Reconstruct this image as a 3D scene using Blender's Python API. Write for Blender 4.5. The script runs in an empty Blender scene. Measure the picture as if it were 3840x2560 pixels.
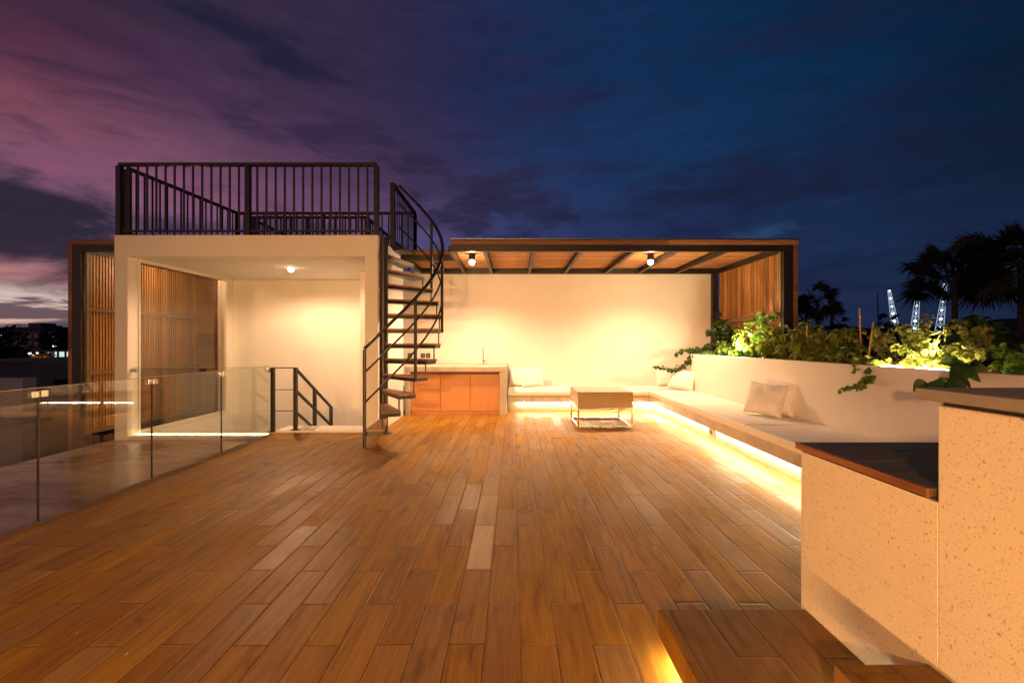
import bpy, bmesh, math, random
from mathutils import Vector, Matrix
R = math.radians
sin, cos, pi = math.sin, math.cos, math.pi
S = bpy.context.scene
COL = S.collection

# ------------------------------------------------------------------ helpers
class MB:
    def __init__(s): s.v = []; s.f = []
    def add(s, vs, fs):
        o = len(s.v); s.v += [tuple(v) for v in vs]; s.f += [tuple(i + o for i in f) for f in fs]; return s
    def box(s, x0, x1, y0, y1, z0, z1):
        return s.add([(x0,y0,z0),(x1,y0,z0),(x1,y1,z0),(x0,y1,z0),(x0,y0,z1),(x1,y0,z1),(x1,y1,z1),(x0,y1,z1)],
                     [(0,3,2,1),(4,5,6,7),(0,1,5,4),(1,2,6,5),(2,3,7,6),(3,0,4,7)])
    def prism(s, poly, z0, z1):
        n = len(poly)
        vs = [(x,y,z0) for x,y in poly] + [(x,y,z1) for x,y in poly]
        fs = [tuple(range(n-1,-1,-1)), tuple(range(n,2*n))] + [(i,(i+1)%n,n+(i+1)%n,n+i) for i in range(n)]
        return s.add(vs, fs)
    def sweep(s, pts, prof, up=(0,0,1)):
        """prof: 2D points (side, up) swept along pts, closed ends"""
        pts = [Vector(p) for p in pts]; n = len(pts); m = len(prof); up = Vector(up); vs = []
        for i, p in enumerate(pts):
            a = pts[max(i-1,0)]; b = pts[min(i+1,n-1)]; t = (b-a).normalized()
            u = up if abs(t.dot(up)) < .97 else Vector((0,1,0))
            sd = t.cross(u).normalized(); uu = sd.cross(t).normalized()
            for q in prof: vs.append(p + sd*q[0] + uu*q[1])
        fs = [tuple(range(m-1,-1,-1)), tuple(range((n-1)*m, n*m))]
        for i in range(n-1):
            for j in range(m):
                k = (j+1) % m
                fs.append((i*m+j, i*m+k, (i+1)*m+k, (i+1)*m+j))
        return s.add(vs, fs)
    def tube(s, pts, r, n=10): return s.sweep(pts, [(r*cos(2*pi*k/n), r*sin(2*pi*k/n)) for k in range(n)])
    def taper(s, pts, r0, r1, n=6):
        pts = [Vector(p) for p in pts]; N = len(pts); vs = []
        for i, p in enumerate(pts):
            a = pts[max(i-1,0)]; b = pts[min(i+1,N-1)]; t = (b-a).normalized()
            u = Vector((0,0,1)) if abs(t.z) < .95 else Vector((0,1,0))
            sd = t.cross(u).normalized(); uu = sd.cross(t); r = r0 + (r1-r0)*i/(N-1)
            for k in range(n): vs.append(p + sd*r*cos(2*pi*k/n) + uu*r*sin(2*pi*k/n))
        fs = [tuple(range(n-1,-1,-1)), tuple(range((N-1)*n, N*n))]
        for i in range(N-1):
            for j in range(n):
                k = (j+1) % n; fs.append((i*n+j, i*n+k, (i+1)*n+k, (i+1)*n+j))
        return s.add(vs, fs)
    def bar(s, p, q, w, h): return s.sweep([p, q], [(-w/2,-h/2),(w/2,-h/2),(w/2,h/2),(-w/2,h/2)])
    def lathe(s, c, prof, n=24):
        vs = []; m = len(prof)
        for k in range(n):
            a = 2*pi*k/n
            for r, z in prof: vs.append((c[0]+r*cos(a), c[1]+r*sin(a), c[2]+z))
        fs = []
        for k in range(n):
            l = (k+1) % n
            for j in range(m-1): fs.append((k*m+j, l*m+j, l*m+j+1, k*m+j+1))
        return s.add(vs, fs)

def link(o, parent=None):
    COL.objects.link(o)
    if parent is not None:
        o.parent = parent
        o.matrix_parent_inverse = Matrix.Translation(-world_of(parent))
    return o
def world_of(o):
    v = Vector(o.location)
    return v
def tag(o, label=None, cat=None, group=None, kind=None):
    if label: o['label'] = label
    if cat: o['category'] = cat
    if group: o['group'] = group
    if kind: o['kind'] = kind
    return o
def mesh(name, mb, mat, parent=None, bevel=0, smooth=False, seg=2):
    me = bpy.data.meshes.new(name); me.from_pydata(mb.v, [], mb.f)
    bm = bmesh.new(); bm.from_mesh(me)
    if not getattr(mb, 'open', False): bmesh.ops.recalc_face_normals(bm, faces=bm.faces)
    bm.to_mesh(me); bm.free()
    if mat: me.materials.append(mat)
    if smooth:
        for p in me.polygons: p.use_smooth = True
    o = bpy.data.objects.new(name, me); link(o, parent)
    if bevel:
        m = o.modifiers.new('bevel', 'BEVEL'); m.width = bevel; m.segments = seg; m.limit_method = 'ANGLE'; m.angle_limit = R(40)
        m.harden_normals = False
    return o
def thing(name, label, cat, loc=(0,0,0), group=None):
    o = bpy.data.objects.new(name, None); o.location = loc; o.empty_display_size = .1
    COL.objects.link(o); return tag(o, label, cat, group)
def B(*a): return MB().box(*a)

# ------------------------------------------------------------------ node helpers
class NT:
    def __init__(s, tree): s.t = tree; s.n = tree.nodes; s.l = tree.links
    def node(s, typ, **kw):
        n = s.n.new(typ)
        for k, v in kw.items():
            if k == 'inp':
                for kk, vv in v.items():
                    if hasattr(vv, 'links') or isinstance(vv, bpy.types.NodeSocket): s.l.new(vv, n.inputs[kk])
                    else: n.inputs[kk].default_value = vv
            else: setattr(n, k, v)
        return n
    def math(s, op, a, b=None, c=None, clamp=False):
        n = s.n.new('ShaderNodeMath'); n.operation = op; n.use_clamp = clamp
        for i, v in enumerate((a, b, c)):
            if v is None: continue
            if isinstance(v, bpy.types.NodeSocket): s.l.new(v, n.inputs[i])
            else: n.inputs[i].default_value = v
        return n.outputs[0]
    def mix(s, f, a, b, mode='MIX'):
        n = s.n.new('ShaderNodeMix'); n.data_type = 'RGBA'; n.blend_type = mode; n.clamp_factor = True
        for i, v in ((0, f), (6, a), (7, b)):
            if isinstance(v, bpy.types.NodeSocket): s.l.new(v, n.inputs[i])
            else: n.inputs[i].default_value = (tuple(v) + (1,))[:4] if i else v
        return n.outputs[2]
    def mr(s, v, a, b, c=0., d=1., smooth=False):
        n = s.n.new('ShaderNodeMapRange'); n.clamp = True
        if smooth: n.interpolation_type = 'SMOOTHSTEP'
        s.l.new(v, n.inputs[0])
        for i, x in enumerate((a, b, c, d)): n.inputs[i+1].default_value = x
        return n.outputs[0]
    def ramp(s, f, stops, interp='LINEAR'):
        n = s.n.new('ShaderNodeValToRGB'); r = n.color_ramp; r.interpolation = interp
        while len(r.elements) > 1: r.elements.remove(r.elements[-1])
        r.elements[0].position = stops[0][0]; r.elements[0].color = tuple(stops[0][1]) + (1,)
        for p, c in stops[1:]:
            e = r.elements.new(p); e.color = tuple(c) + (1,)
        s.l.new(f, n.inputs[0]); return n.outputs[0]
    def noise(s, vec, scale, detail=4, rough=.55, dist=0.):
        n = s.n.new('ShaderNodeTexNoise'); n.inputs['Scale'].default_value = scale
        n.inputs['Detail'].default_value = detail; n.inputs['Roughness'].default_value = rough
        n.inputs['Distortion'].default_value = dist
        if vec is not None: s.l.new(vec, n.inputs['Vector'])
        return n.outputs['Fac']
    def vec(s, x, y, z):
        n = s.n.new('ShaderNodeCombineXYZ')
        for i, v in enumerate((x, y, z)):
            if isinstance(v, bpy.types.NodeSocket): s.l.new(v, n.inputs[i])
            else: n.inputs[i].default_value = v
        return n.outputs[0]
    def pos(s): return s.n.new('ShaderNodeNewGeometry').outputs['Position']
    def scale(s, v, xyz):
        n = s.n.new('ShaderNodeVectorMath'); n.operation = 'MULTIPLY'; s.l.new(v, n.inputs[0]); n.inputs[1].default_value = xyz
        return n.outputs[0]
    def sep(s, v):
        n = s.n.new('ShaderNodeSeparateXYZ'); s.l.new(v, n.inputs[0]); return n.outputs
    def bump(s, h, strength=.3, dist=.01):
        n = s.n.new('ShaderNodeBump'); n.inputs['Strength'].default_value = strength; n.inputs['Distance'].default_value = dist
        s.l.new(h, n.inputs['Height']); return n.outputs[0]

def new_mat(name):
    m = bpy.data.materials.new(name); m.use_nodes = True
    t = NT(m.node_tree); bs = m.node_tree.nodes['Principled BSDF']
    return m, t, bs
def setp(t, bs, **kw):
    for k, v in kw.items():
        k = {'base':'Base Color','rough':'Roughness','metal':'Metallic','normal':'Normal','spec':'Specular IOR Level','coat':'Coat Weight'}[k]
        if isinstance(v, bpy.types.NodeSocket): t.l.new(v, bs.inputs[k])
        else: bs.inputs[k].default_value = (tuple(v)+(1,)) if k == 'Base Color' else v

def mat_plain(name, col, rough=.6, metal=0., var=.12, scale=6, bump=0., bscale=80, spec=.5):
    m, t, bs = new_mat(name); p = t.pos()
    n = t.noise(p, scale, 5, .6)
    c = t.mix(t.mr(n, .3, .7), [x*(1-var) for x in col], [min(1, x*(1+var)) for x in col])
    setp(t, bs, base=c, rough=t.mr(n, .2, .8, max(.02, rough-.08), min(1, rough+.08)), metal=metal, spec=spec)
    if bump: setp(t, bs, normal=t.bump(t.noise(p, bscale, 4), bump, .004))
    return m

def mat_plaster(name, col=(.80,.77,.71), stain=.0):
    m, t, bs = new_mat(name); p = t.pos()
    n = t.noise(p, 1.3, 6, .65); n2 = t.noise(t.scale(p, (5, 5, 1.2)), 1.0, 4, .6)
    c = t.mix(t.mr(n, .35, .75), col, [x*.94 for x in col])
    c = t.mix(t.math('MULTIPLY', t.mr(n2, .55, .8), .12+stain), c, [col[0]*.72, col[1]*.68, col[2]*.62])
    fine = t.noise(p, 160, 3, .6); broad = t.noise(p, 7, 3, .5)
    setp(t, bs, base=c, rough=.75, spec=.3, normal=t.bump(t.math('ADD', t.math('MULTIPLY', fine, .25), broad), .22, .006))
    return m

def mat_concrete(name, col=(.50,.45,.36), rough=.5):
    m, t, bs = new_mat(name); p = t.pos()
    n = t.noise(p, 3.2, 8, .68, .6); n2 = t.noise(p, 22, 5, .6)
    c = t.ramp(n, [(.3, [x*.72 for x in col]), (.5, col), (.72, [min(1, x*1.22) for x in col])])
    c = t.mix(t.mr(n2, .55, .8, 0, .3), c, [x*.6 for x in col])
    setp(t, bs, base=c, rough=t.mr(n2, .3, .7, rough-.12, rough+.15), normal=t.bump(t.math('ADD', n, t.math('MULTIPLY', n2, .4)), .12, .01))
    return m

def mat_planks(name, w=.155, L=.60, x0=-3.379, y0=.03, tint=1.):
    """wood-look tiles laid lengthwise in Y in a half bond"""
    m, t, bs = new_mat(name); p = t.pos(); X, Y, Z = t.sep(p)
    u = t.math('DIVIDE', t.math('SUBTRACT', X, x0), w); col = t.math('FLOOR', u); fu = t.math('SUBTRACT', u, col)
    par = t.math('MULTIPLY', t.math('FLOORED_MODULO', col, 2.), .5)
    wn = t.node('ShaderNodeTexWhiteNoise', noise_dimensions='1D', inp={'W': col})
    off = t.math('MULTIPLY', t.math('SUBTRACT', wn.outputs['Value'], .5), .035)
    v = t.math('ADD', t.math('ADD', t.math('DIVIDE', t.math('SUBTRACT', Y, y0), L), par), off)
    row = t.math('FLOOR', v); fv = t.math('SUBTRACT', v, row)
    idn = t.node('ShaderNodeTexWhiteNoise', noise_dimensions='2D', inp={'Vector': t.vec(col, row, 0)})
    r1 = idn.outputs['Value']; rc = t.sep(idn.outputs['Color'])
    # distances to plank edges in metres
    eu = t.math('MULTIPLY', t.math('MINIMUM', fu, t.math('SUBTRACT', 1., fu)), w)
    ev = t.math('MULTIPLY', t.math('MINIMUM', fv, t.math('SUBTRACT', 1., fv)), L)
    wob = t.math('MULTIPLY', t.math('SUBTRACT', t.noise(p, 26, 3), .5), .004)
    e = t.math('ADD', t.math('MINIMUM', eu, ev), wob)
    gap = t.mr(e, .0009, .0026, 1, 0)
    # grain
    gx = t.math('ADD', X, t.math('MULTIPLY', r1, 17.)); gy = t.math('ADD', Y, t.math('MULTIPLY', rc[1], 31.))
    gv = t.vec(t.math('MULTIPLY', gx, 16), t.math('MULTIPLY', gy, 1.3), Z)
    g1 = t.noise(gv, 1.0, 7, .62, 1.3)
    gv2 = t.vec(t.math('MULTIPLY', gx, 110), t.math('MULTIPLY', gy, 5), Z)
    g2 = t.noise(gv2, 1.0, 4, .6, .4)
    kn = t.noise(t.vec(t.math('MULTIPLY', gx, 5.5), t.math('MULTIPLY', gy, 3.2), 0), 1., 3, .5, .8)
    c = t.ramp(g1, [(.28, (.165,.074,.012)), (.44, (.30,.143,.025)), (.60, (.37,.184,.032)), (.80, (.45,.238,.048))])
    c = t.mix(t.mr(g2, .42, .75, 0, .35), c, (.085,.036,.010))
    c = t.mix(t.mr(kn, .60, .80, 0, .75), c, (.085,.040,.015))
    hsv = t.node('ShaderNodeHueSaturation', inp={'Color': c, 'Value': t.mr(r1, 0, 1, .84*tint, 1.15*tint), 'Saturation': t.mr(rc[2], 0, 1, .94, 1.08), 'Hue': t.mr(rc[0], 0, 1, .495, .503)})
    light = t.math('GREATER_THAN', rc[0], .80)
    gcol = t.mix(t.math('MULTIPLY', light, .75), (.04,.02,.012), (.30,.20,.12))
    c = t.mix(gap, hsv.outputs[0], gcol)
    smear = t.noise(p, 2.3, 5, .6)
    ro = t.math('ADD', t.mr(r1, 0, 1, .40, .60), t.math('MULTIPLY', t.math('SUBTRACT', smear, .5), .35))
    ro = t.math('ADD', ro, t.math('MULTIPLY', g2, .08))
    ro = t.mix(gap, t.vec(ro, ro, ro), (.8,.8,.8))
    # two smoother planks in mid deck, base colour paler to paint in lamp sheen
    cc = t.math('COMPARE', col, 20., .2)
    sp = t.math('MULTIPLY', cc, t.math('MAXIMUM', t.math('COMPARE', row, 4., .2), t.math('MULTIPLY', t.math('COMPARE', row, 5., .2), .5)))
    sp = t.math('MULTIPLY', sp, t.math('SUBTRACT', 1., gap))
    c = t.mix(t.math('MULTIPLY', sp, .35), c, (.42,.24,.09))
    ro = t.mix(t.math('MULTIPLY', sp, .8), ro, (.37,.37,.37))
    # pillowed edge, tilt per plank, grain
    pil = t.math('MULTIPLY', t.mr(e, .0, .012, 0, 1, True), .0016)
    tilt = t.math('ADD', t.math('MULTIPLY', t.math('MULTIPLY', t.math('SUBTRACT', rc[0], .5), fu), .0011),
                  t.math('MULTIPLY', t.math('MULTIPLY', t.math('SUBTRACT', rc[1], .5), fv), .0036))
    h = t.math('ADD', t.math('ADD', pil, tilt), t.math('MULTIPLY', t.math('ADD', g2, t.math('MULTIPLY', smear, 2.)), .00035))
    bp = t.node('ShaderNodeBump', inp={'Strength': 1.0, 'Distance': 1.0, 'Height': h})
    setp(t, bs, base=c, rough=ro, spec=.25, normal=bp.outputs[0])
    return m

def mat_wood(name, axis='Z', dark=(.16,.06,.022), light=(.42,.19,.075), cell=.045, rough=.5, cross='Y', var=.5):
    """grain along axis; tone changes from one slat / board to the next along cross"""
    m, t, bs = new_mat(name); p = t.pos(); xyz = dict(zip('XYZ', t.sep(p)))
    k = t.math('FLOOR', t.math('DIVIDE', xyz[cross], cell))
    w = t.node('ShaderNodeTexWhiteNoise', noise_dimensions='1D', inp={'W': k}).outputs['Value']
    comp = [t.math('MULTIPLY', xyz[a], 1.6 if a == axis else 32) for a in 'XYZ']
    comp[0] = t.math('ADD', comp[0], t.math('MULTIPLY', w, 40.))
    g = t.noise(t.vec(*comp), 1., 6, .65, .8)
    c = t.ramp(g, [(.28, dark), (.7, light)])
    c = t.mix(1., c, t.ramp(w, [(0, (1-var,)*3), (1, (1+var*.3,)*3)]), 'MULTIPLY')
    setp(t, bs, base=c, rough=t.mr(g, .2, .8, rough-.1, rough+.15), normal=t.bump(g, .25, .003))
    return m

def mat_terrazzo(name):
    m, t, bs = new_mat(name); p = t.pos()
    base = t.mix(t.noise(p, 3, 5, .6), (.70,.62,.50), (.62,.54,.43))
    c = base
    for sc, thr, rad, st in ((84, .52, .37, (.75,1,.7)), (150, .42, .42, (.7,1,1)), (260, .45, .44, (1,1,1))):
        dn = t.node('ShaderNodeVectorMath', operation='ADD', inp={0: t.scale(p, st), 1: t.scale(t.node('ShaderNodeTexNoise', inp={'Vector': p, 'Scale': 90., 'Detail': 1.}).outputs['Color'], (.010,)*3)})
        v = t.node('ShaderNodeTexVoronoi', inp={'Vector': dn.outputs[0], 'Scale': float(sc), 'Randomness': 1.})
        cc = t.sep(v.outputs['Color'])
        chip = t.math('MULTIPLY', t.math('GREATER_THAN', cc[0], thr), t.mr(t.math('SUBTRACT', v.outputs['Distance'], t.math('MULTIPLY', cc[1], rad)), -.06, .0, 1, 0))
        tone = t.ramp(cc[2], [(0, (.13,.085,.05)), (.2, (.30,.19,.11)), (.5, (.46,.32,.20)), (.72, (.52,.27,.13)), (.85, (.42,.33,.24)), (1, (.80,.74,.64))])
        c = t.mix(t.math('MULTIPLY', chip, .66), c, tone)
    # tile joints of the cladding
    X, Y, Z = t.sep(p)
    gj = t.math('MAXIMUM', t.mr(t.math('ABSOLUTE', t.math('SUBTRACT', Z, .50)), .0006, .0014, 1, 0), t.mr(t.math('ABSOLUTE', t.math('SUBTRACT', Y, 1.250)), .0006, .0014, 1, 0))
    c = t.mix(t.math('MULTIPLY', gj, .6), c, (.45,.33,.22))
    setp(t, bs, base=c, rough=t.mr(t.noise(p, 9, 4), .3, .7, .34, .5), spec=.4, normal=t.bump(t.noise(p, 40, 4), .05, .003))
    return m

def mat_glass(name, tint=(.93,.97,.94), rough=.0, boost=1.0, base=.04):
    m, t, _ = new_mat(name); m.node_tree.nodes.remove(_)
    g = t.n.new('ShaderNodeNewGeometry')
    d = t.node('ShaderNodeVectorMath', operation='DOT_PRODUCT', inp={0: g.outputs['Incoming'], 1: g.outputs['Normal']})
    c = t.math('ABSOLUTE', d.outputs['Value'])
    fr = t.math('ADD', base, t.math('MULTIPLY', 1-base, t.math('POWER', t.math('SUBTRACT', 1., c), 5.)))
    fr = t.math('MULTIPLY', fr, boost, clamp=True)
    tr = t.node('ShaderNodeBsdfTransparent', inp={'Color': tint+(1,)})
    gl = t.node('ShaderNodeBsdfGlossy', inp={'Roughness': rough, 'Color': (1,1,1,1)})
    mx = t.node('ShaderNodeMixShader', inp={0: fr, 1: tr.outputs[0], 2: gl.outputs[0]})
    t.l.new(mx.outputs[0], m.node_tree.nodes['Material Output'].inputs[0])
    return m

def mat_emit(name, col, strength):
    m, t, bs = new_mat(name); m.node_tree.nodes.remove(bs)
    e = t.node('ShaderNodeEmission', inp={'Color': tuple(col)+(1,), 'Strength': strength})
    t.l.new(e.outputs[0], m.node_tree.nodes['Material Output'].inputs[0])
    return m

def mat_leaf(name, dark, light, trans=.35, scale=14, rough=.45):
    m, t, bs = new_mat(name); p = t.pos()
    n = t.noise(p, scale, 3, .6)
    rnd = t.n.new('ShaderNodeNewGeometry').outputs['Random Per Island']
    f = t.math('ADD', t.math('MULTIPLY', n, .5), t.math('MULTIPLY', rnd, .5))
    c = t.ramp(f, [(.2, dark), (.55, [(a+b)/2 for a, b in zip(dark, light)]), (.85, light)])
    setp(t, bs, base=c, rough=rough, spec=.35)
    tl = t.node('ShaderNodeBsdfTranslucent', inp={'Color': t.mix(1., c, (1.5,1.6,.7), 'MULTIPLY')})
    mx = t.node('ShaderNodeMixShader', inp={0: trans, 1: bs.outputs[0], 2: tl.outputs[0]})
    t.l.new(mx.outputs[0], m.node_tree.nodes['Material Output'].inputs[0])
    return m

M = {}
M['plaster'] = mat_plaster('plaster')
M['planter'] = mat_plaster('planter_plaster', (.86,.82,.75), .08)
M['concrete'] = mat_concrete('polished_cement')
M['stone'] = mat_concrete('grey_stone', (.23,.205,.17), .6)
M['planks'] = mat_planks('plank_tiles')
M['shaded_step_planks'] = mat_planks('shaded_step_tiles', tint=.60)  # deck planks with darker colour, painting in the weaker light on the steps
M['terrazzo'] = mat_terrazzo('terrazzo')
M['metal'] = mat_plain('dark_painted_steel', (.020,.016,.012), .40, .0, .3, 9, .1)
M['steel'] = mat_plain('brushed_steel', (.62,.60,.56), .3, 1., .06, 20)
M['slat_z'] = mat_wood('teak_slats_upright', 'Z', cell=.045, cross='Y', dark=(.30,.13,.042), light=(.66,.33,.12))
M['slat_l'] = mat_wood('teak_slats_upright_wide', 'Z', cell=.053, cross='Y', dark=(.30,.14,.042), light=(.62,.32,.11), var=.35)
M['slat_x'] = mat_wood('teak_roof_slats', 'X', cell=.045, cross='Y', dark=(.34,.145,.05), light=(.70,.36,.15), var=.35)
M['fascia'] = mat_wood('teak_fascia', 'X', cell=.3, cross='Z', dark=(.14,.06,.025), light=(.33,.15,.06))
M['tread'] = mat_wood('tread_wood', 'X', cell=.215, cross='Z', dark=(.26,.115,.045), light=(.55,.28,.12))
M['cabinet'] = mat_wood('cabinet_veneer', 'Z', cell=.44, cross='X', dark=(.56,.235,.075), light=(.66,.29,.10), rough=.42, var=.05)
M['darkwood'] = mat_wood('dark_bar_boards', 'X', cell=.148, cross='Y', dark=(.035,.026,.016), light=(.12,.085,.05), rough=.42, var=.4)
M['woodedge'] = mat_wood('bar_board_edge', 'Y', cell=.4, cross='Z', dark=(.10,.035,.014), light=(.30,.115,.04), rough=.55, var=.2)
def mat_cloth(name, col, wr):
    m, t, bs = new_mat(name); p = t.pos()
    n = t.noise(p, 4, 5, .6); cr = t.noise(t.scale(p, (1, 1.6, 1)), 7, 5, .55, 1.4); wv = t.noise(p, 420, 2, .5)
    c = t.mix(t.mr(n, .35, .75, 0, .5), col, [x*.90 for x in col])
    h = t.math('ADD', t.math('MULTIPLY', cr, wr), t.math('MULTIPLY', wv, .0010))
    setp(t, bs, base=c, rough=.9, spec=.15, normal=t.node('ShaderNodeBump', inp={'Strength': .8, 'Distance': 1., 'Height': h}).outputs[0])
    return m
M['fabric'] = mat_cloth('cream_canvas', (.89,.86,.80), .012)
M['pillow'] = mat_cloth('white_linen', (.90,.88,.84), .028)
M['glass'] = mat_glass('clear_glass', (.965,.975,.955), .0, 1.25)
M['winglass'] = mat_glass('window_glass', (.93,.90,.84), .03, 1.5)
M['edge'] = mat_plain('polished_glass_edge', (.50,.52,.42), .25, 0, .1, 20)
M['tableglass'] = mat_plain('bronze_glass', (.34,.26,.17), .10, 0, .1, 5)
M['black'] = mat_plain('black_plastic', (.03,.028,.025), .4)
M['soil'] = mat_plain('planter_soil', (.06,.04,.025), .95, 0, .4, 30, .8, 60)
M['bark'] = mat_plain('stem_bark', (.16,.10,.055), .8, 0, .3, 40, .4)
M['bamboo'] = mat_plain('bamboo_cane', (.48,.32,.13), .55, 0, .2, 30)
M['leaf_heart'] = mat_leaf('heart_leaves', (.055,.12,.02), (.20,.32,.06))
M['leaf_drop'] = mat_leaf('drooping_leaves', (.08,.12,.022), (.26,.30,.065))
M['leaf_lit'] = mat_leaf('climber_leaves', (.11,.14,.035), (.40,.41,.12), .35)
M['leaf_unlit'] = mat_leaf('unlit_tone_leaves', (.018,.045,.012), (.06,.12,.025), .25)  # leaf colour darkened to paint shade on foliage unlit from the front
M['grass'] = mat_leaf('grass_blades', (.06,.13,.02), (.16,.28,.05))
M['palm'] = mat_leaf('palm_fronds', (.012,.018,.008), (.03,.04,.018), .1)
M['trunk'] = mat_plain('palm_trunk', (.05,.04,.03), .9, 0, .3, 3)

WARM = (1., .60, .33)
WARM2 = (1., .48, .155)
M['led'] = mat_emit('led_warm', (1., .74, .44), 105.)
M['led_plant'] = mat_emit('led_planter', (1., .80, .42), 130.)
M['strip_in'] = mat_emit('stair_strip', (1., .70, .36), 22.)
M['bulb'] = mat_emit('bulb_warm', (1., .84, .60), 22.)

# woven rattan
def mat_wicker():
    m, t, bs = new_mat('woven_rattan'); p = t.pos(); X, Y, Z = t.sep(p)
    d = t.math('ADD', X, Y)
    a = t.math('DIVIDE', d, .026); b = t.math('DIVIDE', Z, .013)
    par = t.math('MULTIPLY', t.math('FLOORED_MODULO', t.math('FLOOR', b), 2.), .5)
    sa = t.math('ABSOLUTE', t.math('SINE', t.math('MULTIPLY', t.math('ADD', a, par), pi)))
    sb = t.math('ABSOLUTE', t.math('SINE', t.math('MULTIPLY', b, pi)))
    h = t.math('MULTIPLY', t.math('POWER', sa, .5), sb)
    n = t.noise(t.scale(p, (30, 30, 90)), 1, 4)
    c = t.mix(t.mr(n, .3, .7), (.50,.34,.16), (.68,.50,.27))
    c = t.mix(t.mr(h, .05, .45, 1, 0), c, (.10,.055,.02))
    setp(t, bs, base=c, rough=.5, normal=t.bump(h, .8, .004))
    return m
M['wicker'] = mat_wicker()

def mat_marble():
    m, t, bs = new_mat('polished_terrace_slab'); p = t.pos(); X, Y, Z = t.sep(p)
    n = t.noise(t.scale(p, (.8, 2.2, 1)), 1.1, 8, .68, 1.2); n2 = t.noise(p, 30, 6, .7)
    c = t.ramp(n, [(.3, (.20,.145,.10)), (.5, (.34,.255,.18)), (.65, (.46,.36,.26)), (.8, (.58,.48,.36))])
    wet = t.mr(t.noise(p, .9, 3, .5, .4), .50, .56, 0, 1)
    c = t.mix(t.math('MULTIPLY', wet, .42), c, (.10,.065,.045))
    speck = t.mr(t.noise(p, 75, 3, .6), .72, .76, 0, .7)
    c = t.mix(speck, c, (.72,.66,.55))
    jt = t.math('MAXIMUM', t.mr(t.math('ABSOLUTE', t.math('SUBTRACT', Y, 5.12)), .003, .006, 1, 0),
                t.mr(t.math('ABSOLUTE', t.math('SUBTRACT', Y, 3.9)), .003, .006, 1, 0))
    c = t.mix(t.math('MULTIPLY', jt, .7), c, (.62,.52,.40))
    ro = t.math('ADD', t.mr(n2, .3, .75, .10, .34), t.math('MULTIPLY', wet, -.08))
    setp(t, bs, base=c, rough=ro, normal=t.bump(t.noise(p, 14, 4), .04, .004))
    return m
M['marble'] = mat_marble()

# ------------------------------------------------------------------ setting: floors, ground, hills
tag(mesh('deck_floor', MB().prism([(-3.43,-3.0),(2.80,-3.0),(2.80,8.30),(-1.95,8.30),(-1.95,6.17),(-3.43,6.17)], -.14, 0), M['planks']), kind='structure')
tag(mesh('terrace_floor', B(-5.79, -3.50, -3.0, 6.17, -.30, -.108), M['marble']), kind='structure')
tag(mesh('deck_kerb', B(-3.50, -3.43, -3.0, 6.15, -.30, -.004), M['stone'], bevel=.004), kind='structure')
gm = mat_plain('night_ground', (.02,.024,.018), .95, 0, .5, .05)
g = MB(); 
n = 40
for i in range(n+1):
    for j in range(n+1):
        x = -1400 + 2800*i/n; y = -600 + 3000*j/n
        g.v.append((x, y, -9.2))
for i in range(n):
    for j in range(n): g.f.append((i*(n+1)+j, (i+1)*(n+1)+j, (i+1)*(n+1)+j+1, i*(n+1)+j+1))
g.open = True
tag(mesh('ground', g, gm), kind='structure')
# house body under the roof terrace
hb = thing('lower_house', 'pale lower storeys of the house under the roof terrace', 'house', (0,2,-9.2))
mesh('wall', B(-5.79, 5.2, -3.0, 9.1, -9.2, -3.2), M['plaster'], hb)
mesh('wall', B(-1.95, 5.2, -3.0, 9.1, -3.19, -.31), M['plaster'], hb)
mesh('wall', B(-5.79, -1.96, -3.0, 5.9, -3.19, -.31), M['plaster'], hb)
mesh('wall', B(2.90, 5.2, -3.0, 9.1, -.30, .15), M['plaster'], hb)
# terrace deck beyond the stair house for the second railing
mesh('roof', B(-6.2, -2.8, 8.95, 12.6, -3.19, 2.62), M['plaster'], hb)

hm = mat_plain('dark_hills', (.012,.010,.011), 1., 0, .4, .02)
def ridge(name, pts, d, depth=120):
    mb = MB(); rnd = random.Random(3)
    vs = []; N = 160
    for i in range(N+1):
        f = i/N; x = pts[0][0] + (pts[-1][0]-pts[0][0])*f
        for a, b in zip(pts, pts[1:]):
            if a[0] <= x <= b[0] or b[0] <= x <= a[0]:
                k = (x-a[0])/(b[0]-a[0]+1e-9); z = a[1]+(b[1]-a[1])*k
        z += rnd.uniform(-.5, .5)*d/500
        vs.append((x, z))
    for x, z in vs:
        mb.v += [(x, d-depth, -9.3), (x, d, z), (x*1.1, d+depth, -9.3)]
    for i in range(N):
        a = i*3
        mb.f += [(a, a+3, a+4, a+1), (a+1, a+4, a+5, a+2)]
    mb.open = True
    return tag(mesh(name, mb, hm), kind='structure')
ridge('hills', [(-900,22),(-560,24),(-430,22),(-200,20),(0,22),(300,25),(470,26),(560,20),(640,30),(720,36),(800,40),(1100,42)], 620)

# ------------------------------------------------------------------ stair house
H = thing('stair_house', 'cream rendered stair enclosure with a wide opening, railing on its flat roof', 'building', (-3.9,6.9,0))
mesh('pier', B(-5.77,-5.58, 6.17,6.345, -.15,2.545), M['plaster'], H, .006)
mesh('pier', B(-2.148,-1.96, 6.17,6.35, -.15,2.545), M['plaster'], H, .006)
mesh('lintel', B(-5.772,-1.958, 6.168,6.32, 2.545,2.854), M['plaster'], H, .008)
w = MB()                                          # left wall with window hole
w.box(-5.768,-5.585, 6.345,8.33, -3.2,-.04); w.box(-5.768,-5.585, 6.345,8.33, 2.52,2.60); w.box(-5.768,-5.585, 8.33,8.66, -3.2,2.60)
mesh('side_wall', w, M['plaster'], H, .004)
mesh('side_wall', B(-2.15,-1.962, 6.35,7.52, -3.2,2.60), M['plaster'], H)
mesh('side_wall', B(-2.70,-2.60, 7.52,8.95, -3.2,2.60), M['plaster'], H)
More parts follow.
